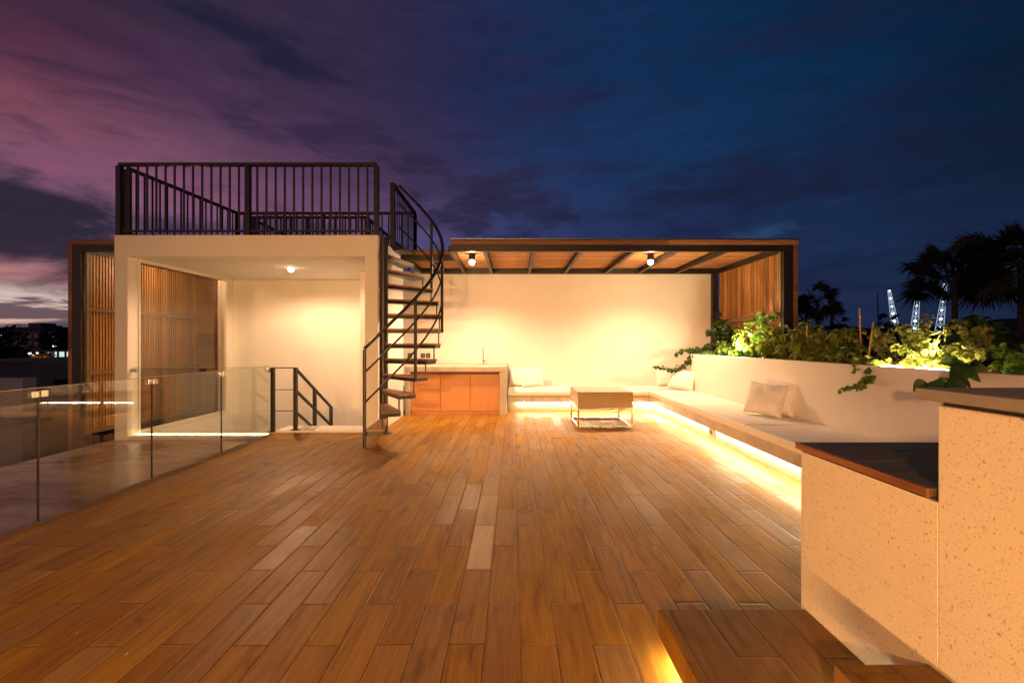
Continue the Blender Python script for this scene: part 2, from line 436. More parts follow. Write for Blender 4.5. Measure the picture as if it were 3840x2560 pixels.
mesh('side_wall', B(-2.60,-1.962, 7.521,7.60, -.13,2.60), M['plaster'], H)
mesh('back_wall', B(-5.58,-2.70, 8.50,8.66, -3.2,2.545), M['plaster'], H)
mesh('ceiling', B(-5.58,-2.15, 6.32,8.50, 2.548,2.60), M['plaster'], H)
mesh('roof', MB().box(-5.77,-1.96, 6.32,7.40, 2.602,2.82).box(-5.77,-2.62, 7.40,8.66, 2.602,2.82), M['plaster'], H)
wn = mesh('window', MB().box(-5.60,-5.56, 6.345,6.365, -.04,2.52).box(-5.60,-5.56, 8.27,8.33, -.04,2.52).box(-5.60,-5.56,6.365,8.27,2.50,2.52).box(-5.60,-5.56,6.365,8.27,-.04,-.01), M['plaster'], H)
mesh('pane', B(-5.70,-5.69, 6.366,8.329, -.035,2.515), M['winglass'], wn).matrix_parent_inverse = Matrix.Identity(4)
mesh('threshold', B(-3.44,-2.15, 6.17,6.54, -.12,.028), M['planter'], H, .005)
mesh('sill', B(-5.58,-3.46, 6.18,6.30, -.30,-.062), M['plaster'], H)
mesh('light_strip', B(-5.56,-3.48, 6.315,6.325, -.066,-.05), M['strip_in'], H)  # thin emissive strip along the inner edge of the sill
st = MB()
for k in range(10): st.box(-3.40,-2.15, 6.54+.27*k, 6.54+.27*(k+1), -.2-.19*(k+1)-.4, -.19*(k+1)+.03)
mesh('stair_flight', st, M['concrete'], H)

# stair handrail of dark flat steel going down the flight
G = thing('stair_handrail', 'dark steel stair handrail with gate frame beside the glass, sloping down the stairwell', 'handrail', (-3.2,6.3,0))
for x, y, zt, zb in ((-3.505,6.22,.936,.0),(-3.175,6.22,.936,.028),(-3.17,6.81,.565,-.25),(-3.17,7.42,.185,-.70)):
    mesh('post', B(x-.024,x+.024, y-.024,y+.024, zb,zt), M['metal'], G, .002)
    if y < 6.5: mesh('base_plate', B(x-.06,x+.06, y-.045,y+.045, zb,zb+.008), M['metal'], G)
for z in (.932,.614,.304): mesh('rail', MB().tube([(-3.505,6.22,z),(-3.175,6.22,z)], .006 if z < .9 else .008), M['metal'], G)
for dz in (0,-.315,-.63):
    mesh('sloping_rail', MB().bar((-3.17,6.22,.915+dz),(-3.17,7.44,.165+dz), .035,.030), M['metal'], G)

# ------------------------------------------------------------------ roof railings
def railing(root, runs, z0, z1, spacing=.133, midpost=True):
    for (a, b, mid) in runs:
        a = Vector(a); b = Vector(b); L = (b-a).length; d = (b-a).normalized()
        o = d*.05
        mesh('top_rail', MB().bar((a.x,a.y,z1-.02),(b.x,b.y,z1-.02), .06,.045), M['fascia'] if False else M['metal'], root, .003)
        mesh('bottom_rail', MB().bar((a.x,a.y,z0+.085),(b.x,b.y,z0+.085), .03,.03), M['metal'], root)
        nb = max(2, round(L/spacing))
        for k in range(nb+1):
            p = a + (b-a)*k/nb
            big = (k == 0 or k == nb or (mid and k == nb//2))
            al, ac = (.033, .033) if big else (.0145, .005)
            hx, hy = (al, ac) if abs(d.x) > abs(d.y) else (ac, al)
            zb = z0 if big else z0+.07
            bm_ = B(p.x-hx,p.x+hx,p.y-hy,p.y+hy, zb, z1-.043)
            mesh('post' if big else 'baluster', bm_, M['metal'], root)
RR = thing('roof_railing', 'black metal balustrade with upright bars round the flat roof of the stair house', 'railing', (-3.85,6.2,2.85))
railing(RR, [((-5.73,6.21,0),(-1.99,6.21,0),True), ((-5.73,6.21+.133,0),(-5.52,8.54,0),False), ((-5.52,8.54,0),(-1.97,8.54,0),True), ((-1.965,6.96,0),(-1.97,8.54,0),False)], 2.835, 3.905)
R2 = thing('roof_railing', 'second black balustrade further back, seen through the bars of the front one', 'railing', (-4.3,8.8,2.62))
railing(R2, [((-5.47,8.82,0),(-3.03,8.82,0),True), ((-5.47,8.95,0),(-5.47,12.4,0),False), ((-3.03,8.95,0),(-3.03,12.4,0),False)], 2.62, 3.90, .11)

# ------------------------------------------------------------------ spiral staircase
CX, CY, RAD = -1.862, 6.13, .80
SP = thing('spiral_staircase', 'black steel spiral staircase with wooden treads climbing to the roof', 'staircase', (CX,CY,0))
def pp(phi, r, z): return (CX + r*sin(phi), CY - r*cos(phi), z)
mesh('pole', MB().tube([(CX,CY,0),(CX,CY,2.80)], .060, 24), M['metal'], SP, smooth=False)
mesh('pole_base', MB().tube([(CX,CY,0),(CX,CY,.012)], .11, 24), M['metal'], SP)
RISE = .2145
for k in range(1, 13):
    a0 = R(1.5+14.7*(k-1)-1.0); a1 = R(16.2+14.7*(k-1)+.8); zt = RISE*k
    am = (a0+a1)/2
    def wedge(r0, r1, ex):
        q = []
        for a in (a0-ex, a1+ex):
            pass
        x0,y0,_ = pp(a0, r1, 0); x1,y1,_ = pp(a1, r1, 0)
        s_ = .05
        ix, iy, _ = pp(am, .05, 0); nx, ny = cos(am), sin(am)
        return [(ix-nx*s_, iy-ny*s_), (x0,y0), (x1,y1), (ix+nx*s_, iy+ny*s_)]
    tf = mesh('tread', MB().prism(wedge(.05, RAD+.03, 0), zt-.024, zt), M['tread'], SP, .003)
    fr = MB().prism(wedge(.05, RAD+.012, 0), zt-.068, zt-.0245)
    f = mesh('tread_frame', fr, M['metal'], tf); f.matrix_parent_inverse = Matrix.Identity(4)
    if k < 12: # strut from the outer corner up to the next tread
        p = pp(a1-.02, RAD-.01, 0)
        mesh('strut', B(p[0]-.009,p[0]+.009,p[1]-.009,p[1]+.009, zt-.02, zt+RISE-.066), M['metal'], SP)
def hel(z_at, r, a0, a1, n=56): return [pp(a0+(a1-a0)*i/n, r, z_at(a0+(a1-a0)*i/n)) for i in range(n+1)]
zr = lambda off: (lambda a: 1.246 + (3.876-1.246)*(a-R(1))/R(179) + off)
mesh('handrail', MB().sweep(hel(zr(-.02), RAD+.035, R(1), R(180)), [(.024*cos(2*pi*q/10),.021*sin(2*pi*q/10)) for q in range(10)]), M['metal'], SP, smooth=True)
mesh('mid_rail', MB().tube(hel(zr(-.32), RAD+.035, R(1), R(180)), .013, 8), M['metal'], SP, smooth=True)
mesh('mid_rail', MB().tube(hel(zr(-.695), RAD+.035, R(1), R(180)), .013, 8), M['metal'], SP, smooth=True)
for ph, zb in ((1,0.),(45,RISE*4-.06),(91,RISE*7-.06),(137,RISE*10-.06)):
    p = pp(R(ph), RAD+.035, 0); ztop = zr(-.03)(R(ph))
    mesh('post', MB().tube([(p[0],p[1],zb),(p[0],p[1],ztop)], .021, 12), M['metal'], SP)
p = pp(R(180), RAD+.03, 0)
mesh('post', B(p[0]-.14,p[0]-.08,p[1]-.03,p[1]+.03, 2.822, 3.90), M['metal'], SP)
mesh('landing_plate', B(-1.955,-1.70,6.93,7.30, 2.795,2.83), M['metal'], SP)

# ------------------------------------------------------------------ back wall, pergola, screens
BW = thing('back_wall', 'tall cream rendered wall closing the terrace under the pergola', 'wall', (.8,8.95,0))
mesh('wall_panel', B(-2.60,4.14, 8.95,9.10, -.13,2.80), M['plaster'], BW)
for x in (-2.17,-1.895,-1.785):
    s_ = mesh('socket', B(x-.044,x+.044, 8.938,8.949, .985,1.075), M['black'], BW, .003)
    mesh('socket_face', MB().box(x-.02,x+.02, 8.934,8.9375, 1.01,1.05), M['stone'], s_).matrix_parent_inverse = Matrix.Identity(4)

PG = thing('pergola', 'timber slatted pergola roof on black steel beams over the bench and counter', 'pergola', (1.5,7.8,0))
b0, b1 = 2.73, 2.833
mesh('beam', B(-.97,4.40, 6.70,6.76, b0,b1), M['metal'], PG)
mesh('beam', B(-1.945,-1.03, 7.47,7.53, b0,b1), M['metal'], PG)
mesh('beam', B(-1.945,4.40, 8.86,8.945, b0,b1), M['metal'], PG)
mesh('beam', B(-1.03,-.975, 6.762,8.858, b0+.002,b1), M['metal'], PG)
mesh('beam', B(-1.944,-1.885, 7.532,8.858, b0+.002,b1), M['metal'], PG)
mesh('beam', B(4.25,4.398, 6.762,8.858, b0+.002,b1-.001), M['metal'], PG)
for x in (-.45,.33,1.08,1.925,2.61,3.39):
    r_ = MB().box(x-.03,x+.03, 6.762,8.858, b0+.004,b0+.012).box(x-.006,x+.006, 6.762,8.858, b0+.0125,b1-.010).box(x-.03,x+.03,6.762,8.858,b1-.0095,b1)
    mesh('rafter', r_, M['metal'], PG)
mesh('rafter', MB().box(-1.48,-1.42, 7.532,8.858, b0+.004,b0+.012).box(-1.456,-1.444,7.532,8.858,b0+.0125,b1), M['metal'], PG)
rs = MB(); rnd = random.Random(5)
k = 0; y = 6.715
while y < 8.93:
    x0 = -.96 if y < 7.48 else -1.94
    dz = rnd.uniform(-.003,.003)
    rs.box(x0, 4.41, y, y+.030, 2.836+dz, 2.872+dz); y += .045; k += 1
mesh('roof_slats', rs, M['slat_x'], PG)
mesh('roof_cover', B(-1.93,4.40, 6.78 if False else 7.50,8.93, 2.896,2.91), M['metal'], PG)
mesh('roof_cover', B(-.95,4.40, 6.72,7.499, 2.896,2.91), M['metal'], PG)
mesh('fascia_board', B(-.985,2.42, 6.672,6.698, 2.834,2.905), M['fascia'], PG, .003)
mesh('fascia_board', B(2.424,4.46, 6.668,6.696, 2.834,2.905), M['slat_x'], PG, .003)
mesh('fascia_cap', B(-.99,4.50, 6.655,6.78, 2.912,2.922), M['steel'], PG)
mesh('fascia_board', B(-1.945,-.99, 7.44,7.468, 2.834,2.915), M['fascia'], PG, .003)
mesh('post', B(4.25,4.40, 6.705,6.765, .60,b0), M['metal'], PG)
mesh('post', B(4.145,4.245, 8.86,8.95, .10,b0-.001), M['metal'], PG)
mesh('corner_board', B(4.402,4.47, 6.70,6.76, .60,2.833), M['fascia'], PG, .003)
ss = MB(); y = 6.80
while y < 8.85: ss.box(4.275,4.287, y,y+.024, .75,b0); y += .045
mesh('slat_panel', ss, M['slat_z'], PG)
mesh('backing', B(4.325,4.335, 6.80,8.85, .75,b0-.002), M['metal'], PG)
gr = mat_plain('grey_screen_frame', (.20,.14,.075), .5)
M['gframe'] = gr
mesh('panel_frame', MB().box(4.235,4.265, 6.768,6.800, .75,b0).box(4.235,4.268, 6.80,8.85, 1.69,1.75).box(4.235,4.268,6.80,8.85,.75,.81), M['gframe'], PG)

LS = thing('slatted_screen', 'tall portal of upright teak slats in a black frame left of the stair house', 'screen', (-6.85,7.9,-.2))
mesh('frame', MB().box(-6.93,-6.80, 6.705,6.765, -3.1,2.833).box(-6.795,-5.80, 6.705,6.765, b0,2.833).box(-6.93,-6.80,6.767,9.2,b0,2.833), M['metal'], LS)
mesh('corner_board', MB().box(-6.995,-6.935, 6.70,6.76, -3.1,2.90), M['fascia'], LS, .003)
mesh('fascia_board', B(-6.93,-5.78, 6.67,6.703, 2.834,2.915), M['fascia'], LS, .003)
mesh('frame_rail', MB().box(-6.80,-6.765, 6.767,6.815, -.16,b0).box(-6.80,-6.765, 6.815,9.2, 1.80,1.86).box(-6.80,-6.765,6.815,9.2,.78,.84).box(-6.80,-6.765,6.815,9.2,-.16,-.10), M['gframe'], LS)
ss = MB(); y = 6.83; rnd = random.Random(9)
while y < 9.2: ss.box(-6.835,-6.822, y,y+.030, -.16,b0-.001); y += .053
mesh('slat_panel', ss, M['slat_l'], LS)
mesh('backing', MB().box(-6.875,-6.865, 6.90,9.2, -.16,b0-.002), M['metal'], LS)
mesh('painted_reflection_panel', B(-6.93,-5.78, 9.21,9.27, -3.1,2.83), M['fascia'], LS)  # panel added to stand in for the brown reflection in the stair window

# ------------------------------------------------------------------ lamps
def lamp_light(name, typ, loc, power, col, parent, **kw):
    d = bpy.data.lights.new(name, typ); d.energy = power; d.color = col
    for k, v in kw.items(): setattr(d, k, v)
    o = bpy.data.objects.new(name, d); o.location = loc; link(o, parent); return o
for x, lab in ((-.717,'round black ceiling spotlight under the pergola above the counter'),(2.38,'round black ceiling spotlight under the pergola above the corner bench')):
    t_ = thing('ceiling_spotlight', lab, 'lamp', (x,7.40,2.83), 'spotlights under the pergola')
    mesh('housing', MB().lathe((x,7.40,0), [(0,2.835),(.054,2.835),(.054,2.725),(.048,2.725),(.048,2.735),(0,2.735)], 28), M['metal'], t_)
    mesh('bulb', MB().lathe((x,7.40,2.690), [(0,-.050),(.026,-.043),(.043,-.024),(.050,.0),(.044,.026),(.030,.046),(0,.050)], 20), M['bulb'], t_, smooth=True)
    lamp_light('light', 'SPOT', (x,7.40,2.625), 450 if x < 0 else 365, WARM, t_, spot_size=R(148), spot_blend=.75, shadow_soft_size=.03)
    lamp_light('glow', 'POINT', (x,7.40,2.615), 26, WARM, t_, shadow_soft_size=.04)
t_ = thing('screen_fill_light', 'unseen fill lamp added to brighten the tall teak slats left of the stair house', 'lamp', (-6.2,7.9,2.7))  # added fill light for the slats, kept out of view above the window
mesh('housing', MB().lathe((-6.2,7.9,0), [(0,2.73),(.04,2.73),(.04,2.66),(.03,2.66),(.03,2.67),(0,2.67)], 20), M['metal'], t_)
lamp_light('light', 'POINT', (-6.2,7.9,2.63), 30, WARM, t_, shadow_soft_size=.03)
t_ = thing('recessed_downlight', 'bright round downlight set in the ceiling of the stair house', 'lamp', (-3.70,7.1,2.545))
mesh('trim', MB().lathe((-3.70,7.1,2.538), [(.040,.008),(.062,.008),(.062,-.004),(.040,-.004)], 28), M['steel'], t_)
mesh('bulb', MB().lathe((-3.70,7.1,2.515), [(0,-.044),(.024,-.038),(.040,-.020),(.046,.0),(.042,.024),(0,.026)], 20), M['bulb'], t_, smooth=True)
lamp_light('light', 'SPOT', (-3.70,7.1,2.455), 205, WARM, t_, shadow_soft_size=.03, spot_size=R(168), spot_blend=.4)

# facade behind the camera with its two lit wall lamps
FW = thing('house_facade', 'cream rendered house wall closing the near side of the terrace', 'wall', (0,-3.1,0))
mesh('wall_panel', B(-5.8,5.2, -3.3,-3.0, -.3,3.3), M['plaster'], FW)
t_ = thing('rear_bench', 'low cement ledge with a light strip along the near house wall', 'bench', (-1.9,-2.9,0))
mesh('seat_slab', B(-3.2,-.6,-2.995,-2.70,.31,.40), M['concrete'], t_, .004)
mesh('light_strip', B(-3.1,-.7,-2.90,-2.89,.29,.305), M['led'], t_)
ar = lamp_light('light', 'AREA', (-1.9,-2.86,.26), 390, WARM2, t_, shape='RECTANGLE', size=2.2, size_y=.06)
ar.rotation_euler = (R(92),0,R(-4))
t_ = thing('wall_lamp', 'small box lamp high on the near house wall', 'lamp', (-1.2,-2.95,2.4))
mesh('housing', MB().box(-1.26,-1.14,-2.999,-2.90,2.47,2.51).box(-1.25,-1.15,-2.999,-2.985,2.25,2.469), M['metal'], t_)
mesh('shade', MB().lathe((-1.2,-2.93,2.35), [(0,-.05),(.04,-.045),(.045,.05),(0,.1)], 16), M['led'], t_)
sp = lamp_light('light', 'SPOT', (-1.2,-2.80,2.35), 1000, WARM2, t_, shadow_soft_size=.08, spot_size=R(130), spot_blend=1.)
sp.rotation_euler = (R(94),0,R(-14))
# ------------------------------------------------------------------ counter
KC = thing('kitchen_counter', 'cement counter with three orange timber doors and a small sink', 'counter', (-1.03,8.3,0))
mesh('worktop', B(-1.95,-.12, 7.66,8.945, .776,.868), M['concrete'], KC, .006)
mesh('side_panel', B(-1.948,-1.855, 7.662,8.94, 0,.775), M['concrete'], KC, .004)
mesh('side_panel', B(-.245,-.122, 7.662,8.94, 0,.775), M['concrete'], KC, .004)
mesh('plinth', B(-1.853,-.247, 7.72,7.75, 0,.064), M['cabinet'], KC)
mesh('cabinet_carcass', B(-1.853,-.247, 7.745,8.7, .066,.77), M['woodedge'], KC)
mesh('top_batten', B(-1.853,-.247, 7.70,7.742, .735,.774), M['woodedge'], KC, .003)
dx = (1.853-.247)/3
for k in range(3):
    x0 = -1.853+dx*k
    mesh('cabinet_door', B(x0+.003,x0+dx-.003, 7.70,7.722, .070,.728), M['cabinet'], KC, .002)
mesh('sink', MB().box(-.85,-.40, 8.20,8.60, .8685,.874).box(-.80,-.45,8.24,8.52,.874,.8745), M['steel'], KC, .002)
fa = MB().tube([(-.60,8.52,.874),(-.60,8.52,1.15)]+[(-.60-.0*i, 8.52-.055+.055*cos(pi*i/10), 1.15+.055*sin(pi*i/10)) for i in range(1,11)]+[(-.60,8.41,1.10)], .013, 12)
fc = mesh('faucet', fa, M['steel'], KC, smooth=True)
mesh('faucet_lever', MB().tube([(-.60,8.52,.93),(-.53,8.50,.945)], .017, 10).tube([(-.535,8.50,.945),(-.525,8.49,1.01)], .006, 8).lathe((-.60,8.52,.874),[(.03,0),(.03,.012),(.014,.02)],16), M['steel'], fc).matrix_parent_inverse = Matrix.Identity(4)

# ------------------------------------------------------------------ bench
BN = thing('corner_bench', 'long L shaped cement bench with glowing light strip below its seat', 'bench', (2.7,7,0))
def Lpoly(xi, yi, x1, y1, x0=-.118, ynear=-1.0): return [(x0,yi),(xi,yi),(xi,ynear),(x1,ynear),(x1,y1),(x0,y1)]
mesh('seat_slab', MB().prism(Lpoly(2.54,7.94,3.375,8.945), .188,.308), M['concrete'], BN, .004)
mesh('base', MB().prism(Lpoly(2.66,8.06,3.37,8.94), .0,.1875), M['concrete'], BN)
mesh('seat_slab', B(3.377,4.12, 8.16,8.944, .188,.308), M['concrete'], BN)
mesh('light_strip', MB().prism([(.065,8.035),(2.625,8.035),(2.625,-.9),(2.648,-.9),(2.648,8.048),(.065,8.048)], .160,.186), M['led'], BN)
for (x0,x1,y0,y1) in ((2.655-.006,2.659,5.60,5.68),(2.655-.006,2.659,5.70,5.78)):
    mesh('socket', B(x0,x1,y0,y1,.075,.155), M['black'] if y0 > 5.65 else M['steel'], BN)
mesh('socket', B(2.10,2.17, 8.050,8.059, .06,.13), M['steel'], BN)
def cushion(x0,x1,y0,y1,lab,z0=.310,z1=.402):
    mb = MB().box(x0,x1,y0,y1,z0,z1)
    o = mesh('seat_cushion', mb, M['fabric'], None, .022, smooth=True, seg=4)
    o.modifiers.new('wn','WEIGHTED_NORMAL')
    return tag(o, lab, 'cushion', 'flat seat cushions on the corner bench')
cushion(-.112,1.20, 7.925,8.94, 'flat cream seat cushion next to the cement counter')
cushion(1.206,2.530, 7.925,8.94, 'flat cream seat cushion against the back wall behind the wicker table')
cushion(2.536,4.1, 8.17,8.94, 'flat cream seat cushion filling the back corner of the bench')
cushion(2.530,3.372, 7.365,8.165, 'short square cream seat cushion at the inner corner of the bench')
cushion(2.523,3.372, 5.995,7.360, 'long cream seat cushion beyond the pair of leaning pillows')
cushion(2.520,3.372, 4.655,5.990, 'long cream seat cushion with two pillows standing on it', z1=.406)
cushion(2.525,3.372, 3.30,4.650, 'long cream seat cushion nearer the camera than the pillows')
cushion(2.525,3.372, 1.95,3.295, 'nearest cream seat cushion, partly behind the bar boards')

def pillow(lab, loc, w, h, t, rz, lean, roll=0., seed=0, sag=.0):
    """square cushion standing on its edge; rz = facing, lean = tilt back"""
    rnd = random.Random(seed); N = 18; mb = MB(); idx = {}
    ph = [rnd.uniform(0,6) for _ in range(6)]
    for side in (1,-1):
        for i in range(N+1):
            for j in range(N+1):
                u = -1+2*i/N; v = -1+2*j/N
                edge = i in (0,N) or j in (0,N)
                if edge and side == -1: idx[(side,i,j)] = idx[(1,i,j)]; continue
                pin = 1-.10*(1-abs(u)**2)*abs(v)**3; pinv = 1-.10*(1-abs(v)**2)*abs(u)**3
                x = u*w/2*pinv; z = v*h/2*pin
                th = t/2*((1-abs(u)**2.6)*(1-abs(v)**2.6))**.46
                wr = .010*sin(5*u+ph[0]+3*v)*(1-abs(u))*.8 + .012*sin(9*v*(.4+abs(u))+ph[1])*(abs(u)**2)*(1-abs(u)**6) + .008*sin(11*u*(.4+abs(v))+ph[2])*(abs(v)**2)*(1-abs(v)**6)
                y = side*th + (0 if edge else side*wr) + sag*(v*v-.3)*w
                idx[(side,i,j)] = len(mb.v); mb.v.append((x,y,z+h/2))
        for i in range(N):
            for j in range(N):
                q = (idx[(side,i,j)],idx[(side,i+1,j)],idx[(side,i+1,j+1)],idx[(side,i,j+1)])
                mb.f.append(q if side == -1 else q[::-1])
    o = mesh('pillow', mb, M['pillow'], None, smooth=True)
    sub = o.modifiers.new('s','SUBSURF'); sub.levels = 1; sub.render_levels = 1
    o.rotation_mode = 'XYZ'
    o.matrix_world = Matrix.Translation(loc) @ Matrix.Rotation(rz,4,'Z') @ Matrix.Rotation(lean,4,'X') @ Matrix.Rotation(roll,4,'Y')
    return tag(o, lab, 'pillow', 'loose pillows on the bench')
pillow('white pillow half hidden in the corner beside the cement counter', (.075,8.70,.400), .40,.40,.15, R(-24), R(-16), R(2), 1)
pillow('white pillow leaning on the back wall, in front of another near the counter', (.40,8.60,.398), .47,.44,.16, R(4), R(-16), R(-3), 2)
pillow('small white pillow mostly hidden below the trailing ivy in the corner', (3.12,8.72,.400), .42,.38,.14, R(10), R(-12), R(2), 3)
pillow('white pillow leaning at the far end of the planter wall below ivy', (3.12,8.02,.400), .50,.43,.18, R(-38), R(-26), R(8), 4)
pillow('plump white pillow, front one of the leaning pair on the long bench', (3.02,5.20,.406), .46,.43,.24, R(-52), R(-20), R(5), 5)
pillow('white pillow standing behind another against the planter wall', (3.235,5.26,.406), .45,.45,.22, R(-64), R(-13), R(4), 6)

# ------------------------------------------------------------------ planter
PL = thing('planter', 'long raised planter wall of cream render behind the bench', 'planter', (3.8,5,0))
mesh('front_wall', MB().box(3.38,3.47, -1.0,8.14, -.1,1.08).box(3.47,4.60, 8.05,8.14, -.1,1.08), M['planter'], PL, .006)
mesh('rear_wall', B(4.60,4.70, -1.0,8.14, -.1,1.05), M['planter'], PL)
sl = MB(); rnd = random.Random(2); NX, NY = 8, 90
for i in range(NX+1):
    for j in range(NY+1): sl.v.append((3.47+1.13*i/NX, -1+9.05*j/NY, 1.0+rnd.uniform(-.015,.03)))
for i in range(NX):
    for j in range(NY): a=i*(NY+1)+j; sl.f.append((a,a+NY+1,a+NY+2,a+1))
sl.open = True
mesh('soil', sl, M['soil'], PL)
mesh('light_tube', MB().tube([(3.515,3.30,1.068),(3.515,4.10,1.072)], .014, 10), M['led_plant'], PL)
uplights = [((3.64,6.88,1.22), 80), ((3.78,3.72,1.14), 110)]
for (x,y,z), pw in uplights:
    mesh('uplight', MB().lathe((x,y,z-.08), [(0,-.08),(.03,-.08),(.045,.0),(.05,.05),(.042,.05),(.038,.01),(0,.01)], 20), M['black'], PL)
    mesh('uplight_lens', MB().lathe((x,y,z-.05), [(0,0),(.036,0)], 20), M['led_plant'], PL)
    lamp_light('light', 'POINT', (x,y,z+.03), pw, (1.,.80,.44), PL, shadow_soft_size=.025)

# ------------------------------------------------------------------ plants
def leaf_shape(kind):
    """outline points (x across, y along) and fold"""
    if kind == 'heart': return [(0,0),(.22,-.10),(.45,.02),(.50,.28),(.38,.58),(.16,.84),(0,1.02)]
    if kind == 'lance': return [(0,0),(.14,.08),(.24,.28),(.24,.50),(.15,.76),(.05,.94),(0,1.06)]
    if kind == 'round': return [(0,0),(.28,.0),(.46,.2),(.46,.48),(.32,.74),(.14,.88),(0,.93)]
    return [(0,0),(.03,.2),(.035,.5),(.02,.8),(0,1)]
def add_leaf(mb, p, d, nrm, size, kind, droop=.25, fold=.25):
    d = d.normalized(); sd = d.cross(nrm)
    if sd.length < 1e-3: sd = d.cross(Vector((1,.2,.1)))
    sd.normalize(); n_ = sd.cross(d).normalized()
    o = len(mb.v); pts = leaf_shape(kind); m = len(pts)
    def P(x, y):
        return p + d*(y*size) + sd*(x*size) + n_*(abs(x)*fold*size - droop*size*y*y)
    mid = [P(0, y) for _, y in pts]
    rt = [P(x, y) for x, y in pts[1:-1]]; lf = [P(-x, y) for x, y in pts[1:-1]]
    mb.v += [tuple(v) for v in mid+rt+lf]
    for i in range(m-1):
        a, b = o+i, o+i+1
        for s_, off in ((1, m), (-1, m+len(rt))):
            q0 = o+off+i-1 if 1 <= i <= m-2 else None
            q1 = o+off+i if i+1 <= m-2 else None
            f = [a] + ([q0] if q0 is not None else []) + ([q1] if q1 is not None else []) + [b]
            if len(f) >= 3: mb.f.append(tuple(f if s_ == 1 else f[::-1]))
def branch(rnd, a, b, n=8, sagz=0., wob=.05):
    a = Vector(a); b = Vector(b); L = (b-a).length; pts = []
    off = Vector((rnd.uniform(-1,1),rnd.uniform(-1,1),rnd.uniform(-.3,.6)))*L*.15
    for i in range(n+1):
        f = i/n
        p = a.lerp(b, f) + off*sin(pi*f) + Vector((rnd.uniform(-1,1),rnd.uniform(-1,1),rnd.uniform(-1,1)))*wob*L*.25*(f>0)
        p.z -= sagz*f*f
        pts.append(p)
    return pts
def plant(name, label, cat, base, targets, leaf, mat, lsize, nl, seed, droop=.3, stem_r=.006, group=None, whorl=False, upf=.6, nb_extra=0):
    """targets: list of (x,y,z, spread) clump centres; base: list of root points"""
    rnd = random.Random(seed); t = thing(name, label, cat, base[0], group)
    st = MB(); fo = MB(); fo.open = True
    for (tx,ty,tz,sp,nb) in targets:
        for b_ in range(nb):
            r0 = min(base, key=lambda q: (q[0]-tx)**2+(q[1]-ty)**2+rnd.uniform(0,.1))
            end = Vector((tx,ty,tz)) + Vector((rnd.gauss(0,1)*sp[0],rnd.gauss(0,1)*sp[1],rnd.gauss(0,1)*sp[2]))
            end.z = max(end.z, 1.06)
            pts = branch(rnd, r0, end)
            st.taper(pts, stem_r*rnd.uniform(.7,1.2), stem_r*.25, 5)
            for k in range(nl):
                f = rnd.uniform(.35,1.0)**.8; i = min(int(f*8), 7); p = pts[i].lerp(pts[i+1], f*8-i)
                out = Vector((rnd.gauss(0,1),rnd.gauss(0,1),rnd.gauss(-.15,.5)))
                if out.length < .1: continue
                out.normalize(); pet = rnd.uniform(.3,1.0)*lsize
                q = p + out*pet*.9
                if k % 4 == 0: st.taper([p, p+out*pet*.5, q], stem_r*.25, stem_r*.15, 4)
                d = out + Vector((0,0,-rnd.uniform(0,.9)))
                nr = Vector((rnd.gauss(0,.45),rnd.gauss(0,.45)-.25,upf+rnd.uniform(0,.5)))
                if whorl:
                    for a in range(3):
                        dd = Matrix.Rotation(a*2.1+rnd.uniform(-.4,.4),3,'Z') @ d
                        add_leaf(fo, q, dd, nr, lsize*rnd.uniform(.7,1.25), leaf, droop, .2)
                else: add_leaf(fo, q, d, nr, lsize*rnd.uniform(.6,1.25), leaf, droop, .2)
    mesh('stems', st, M['bark'], t); mesh('foliage', fo, mat, t)
    return t
def garland(name, label, paths, leaf, mat, lsize, per, seed, r=.004):
    rnd = random.Random(seed); t = thing(name, label, 'vine', paths[0][0]); st = MB(); fo = MB(); fo.open = True
    for pa in paths:
        P_ = [Vector(p) for p in pa]; fine = []
        for a, b in zip(P_, P_[1:]):
            for k in range(6): fine.append(a.lerp(b, k/6)+Vector([rnd.uniform(-.008,.008) for _ in range(3)]))
        fine.append(P_[-1]); st.taper(fine, r, r*.5, 5)
        for i, p in enumerate(fine):
            for _ in range(per):
                out = Vector((rnd.gauss(-.3,1),rnd.gauss(-.6,1),rnd.gauss(-.2,.6))).normalized()
                f = 1 - .45*i/len(fine)
                add_leaf(fo, p+out*lsize*.35, out+Vector((0,-.2,-rnd.uniform(.2,1.1))), Vector((rnd.gauss(-.3,.4),-.9+rnd.gauss(0,.3),.5)), lsize*f*rnd.uniform(.7,1.2), leaf, .2, .2)
    mesh('stem', st, M['bark'], t); mesh('foliage', fo, mat, t); return t

V = Vector
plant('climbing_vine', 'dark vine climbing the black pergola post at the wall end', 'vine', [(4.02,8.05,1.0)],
      [(4.06,8.45,1.85,(.03,.04,.10),3),(4.04,8.35,1.60,(.05,.05,.12),4),(4.0,8.25,1.38,(.08,.08,.12),5),(4.22,8.2,1.55,(.08,.06,.04),2),(3.86,8.3,1.55,(.03,.03,.04),1)], 'heart', M['leaf_unlit'], .080, 28, 11)
plant('leafy_bush', 'bright lit heart leaved bush glowing over the hidden planter uplight', 'bush', [(3.7,7.5,1.0),(3.9,7.0,1.0)],
      [(3.75,7.45,1.22,(.12,.22,.08),14),(3.72,6.95,1.22,(.12,.22,.08),14),(3.9,7.1,1.45,(.12,.25,.08),7),(4.05,6.9,1.72,(.08,.22,.07),5),(3.9,6.6,1.62,(.08,.14,.07),3)], 'heart', M['leaf_heart'], .060, 36, 12)
plant('leafy_bush', 'dense drooping bush in front of the lower slats of the pergola', 'bush', [(3.8,6.4,1.0),(3.85,6.0,1.0)],
      [(3.85,6.35,1.42,(.12,.25,.09),11),(3.8,6.1,1.22,(.12,.22,.08),10),(3.95,5.95,1.50,(.1,.12,.06),5)], 'lance', M['leaf_drop'], .080, 22, 13, .5, whorl=True)
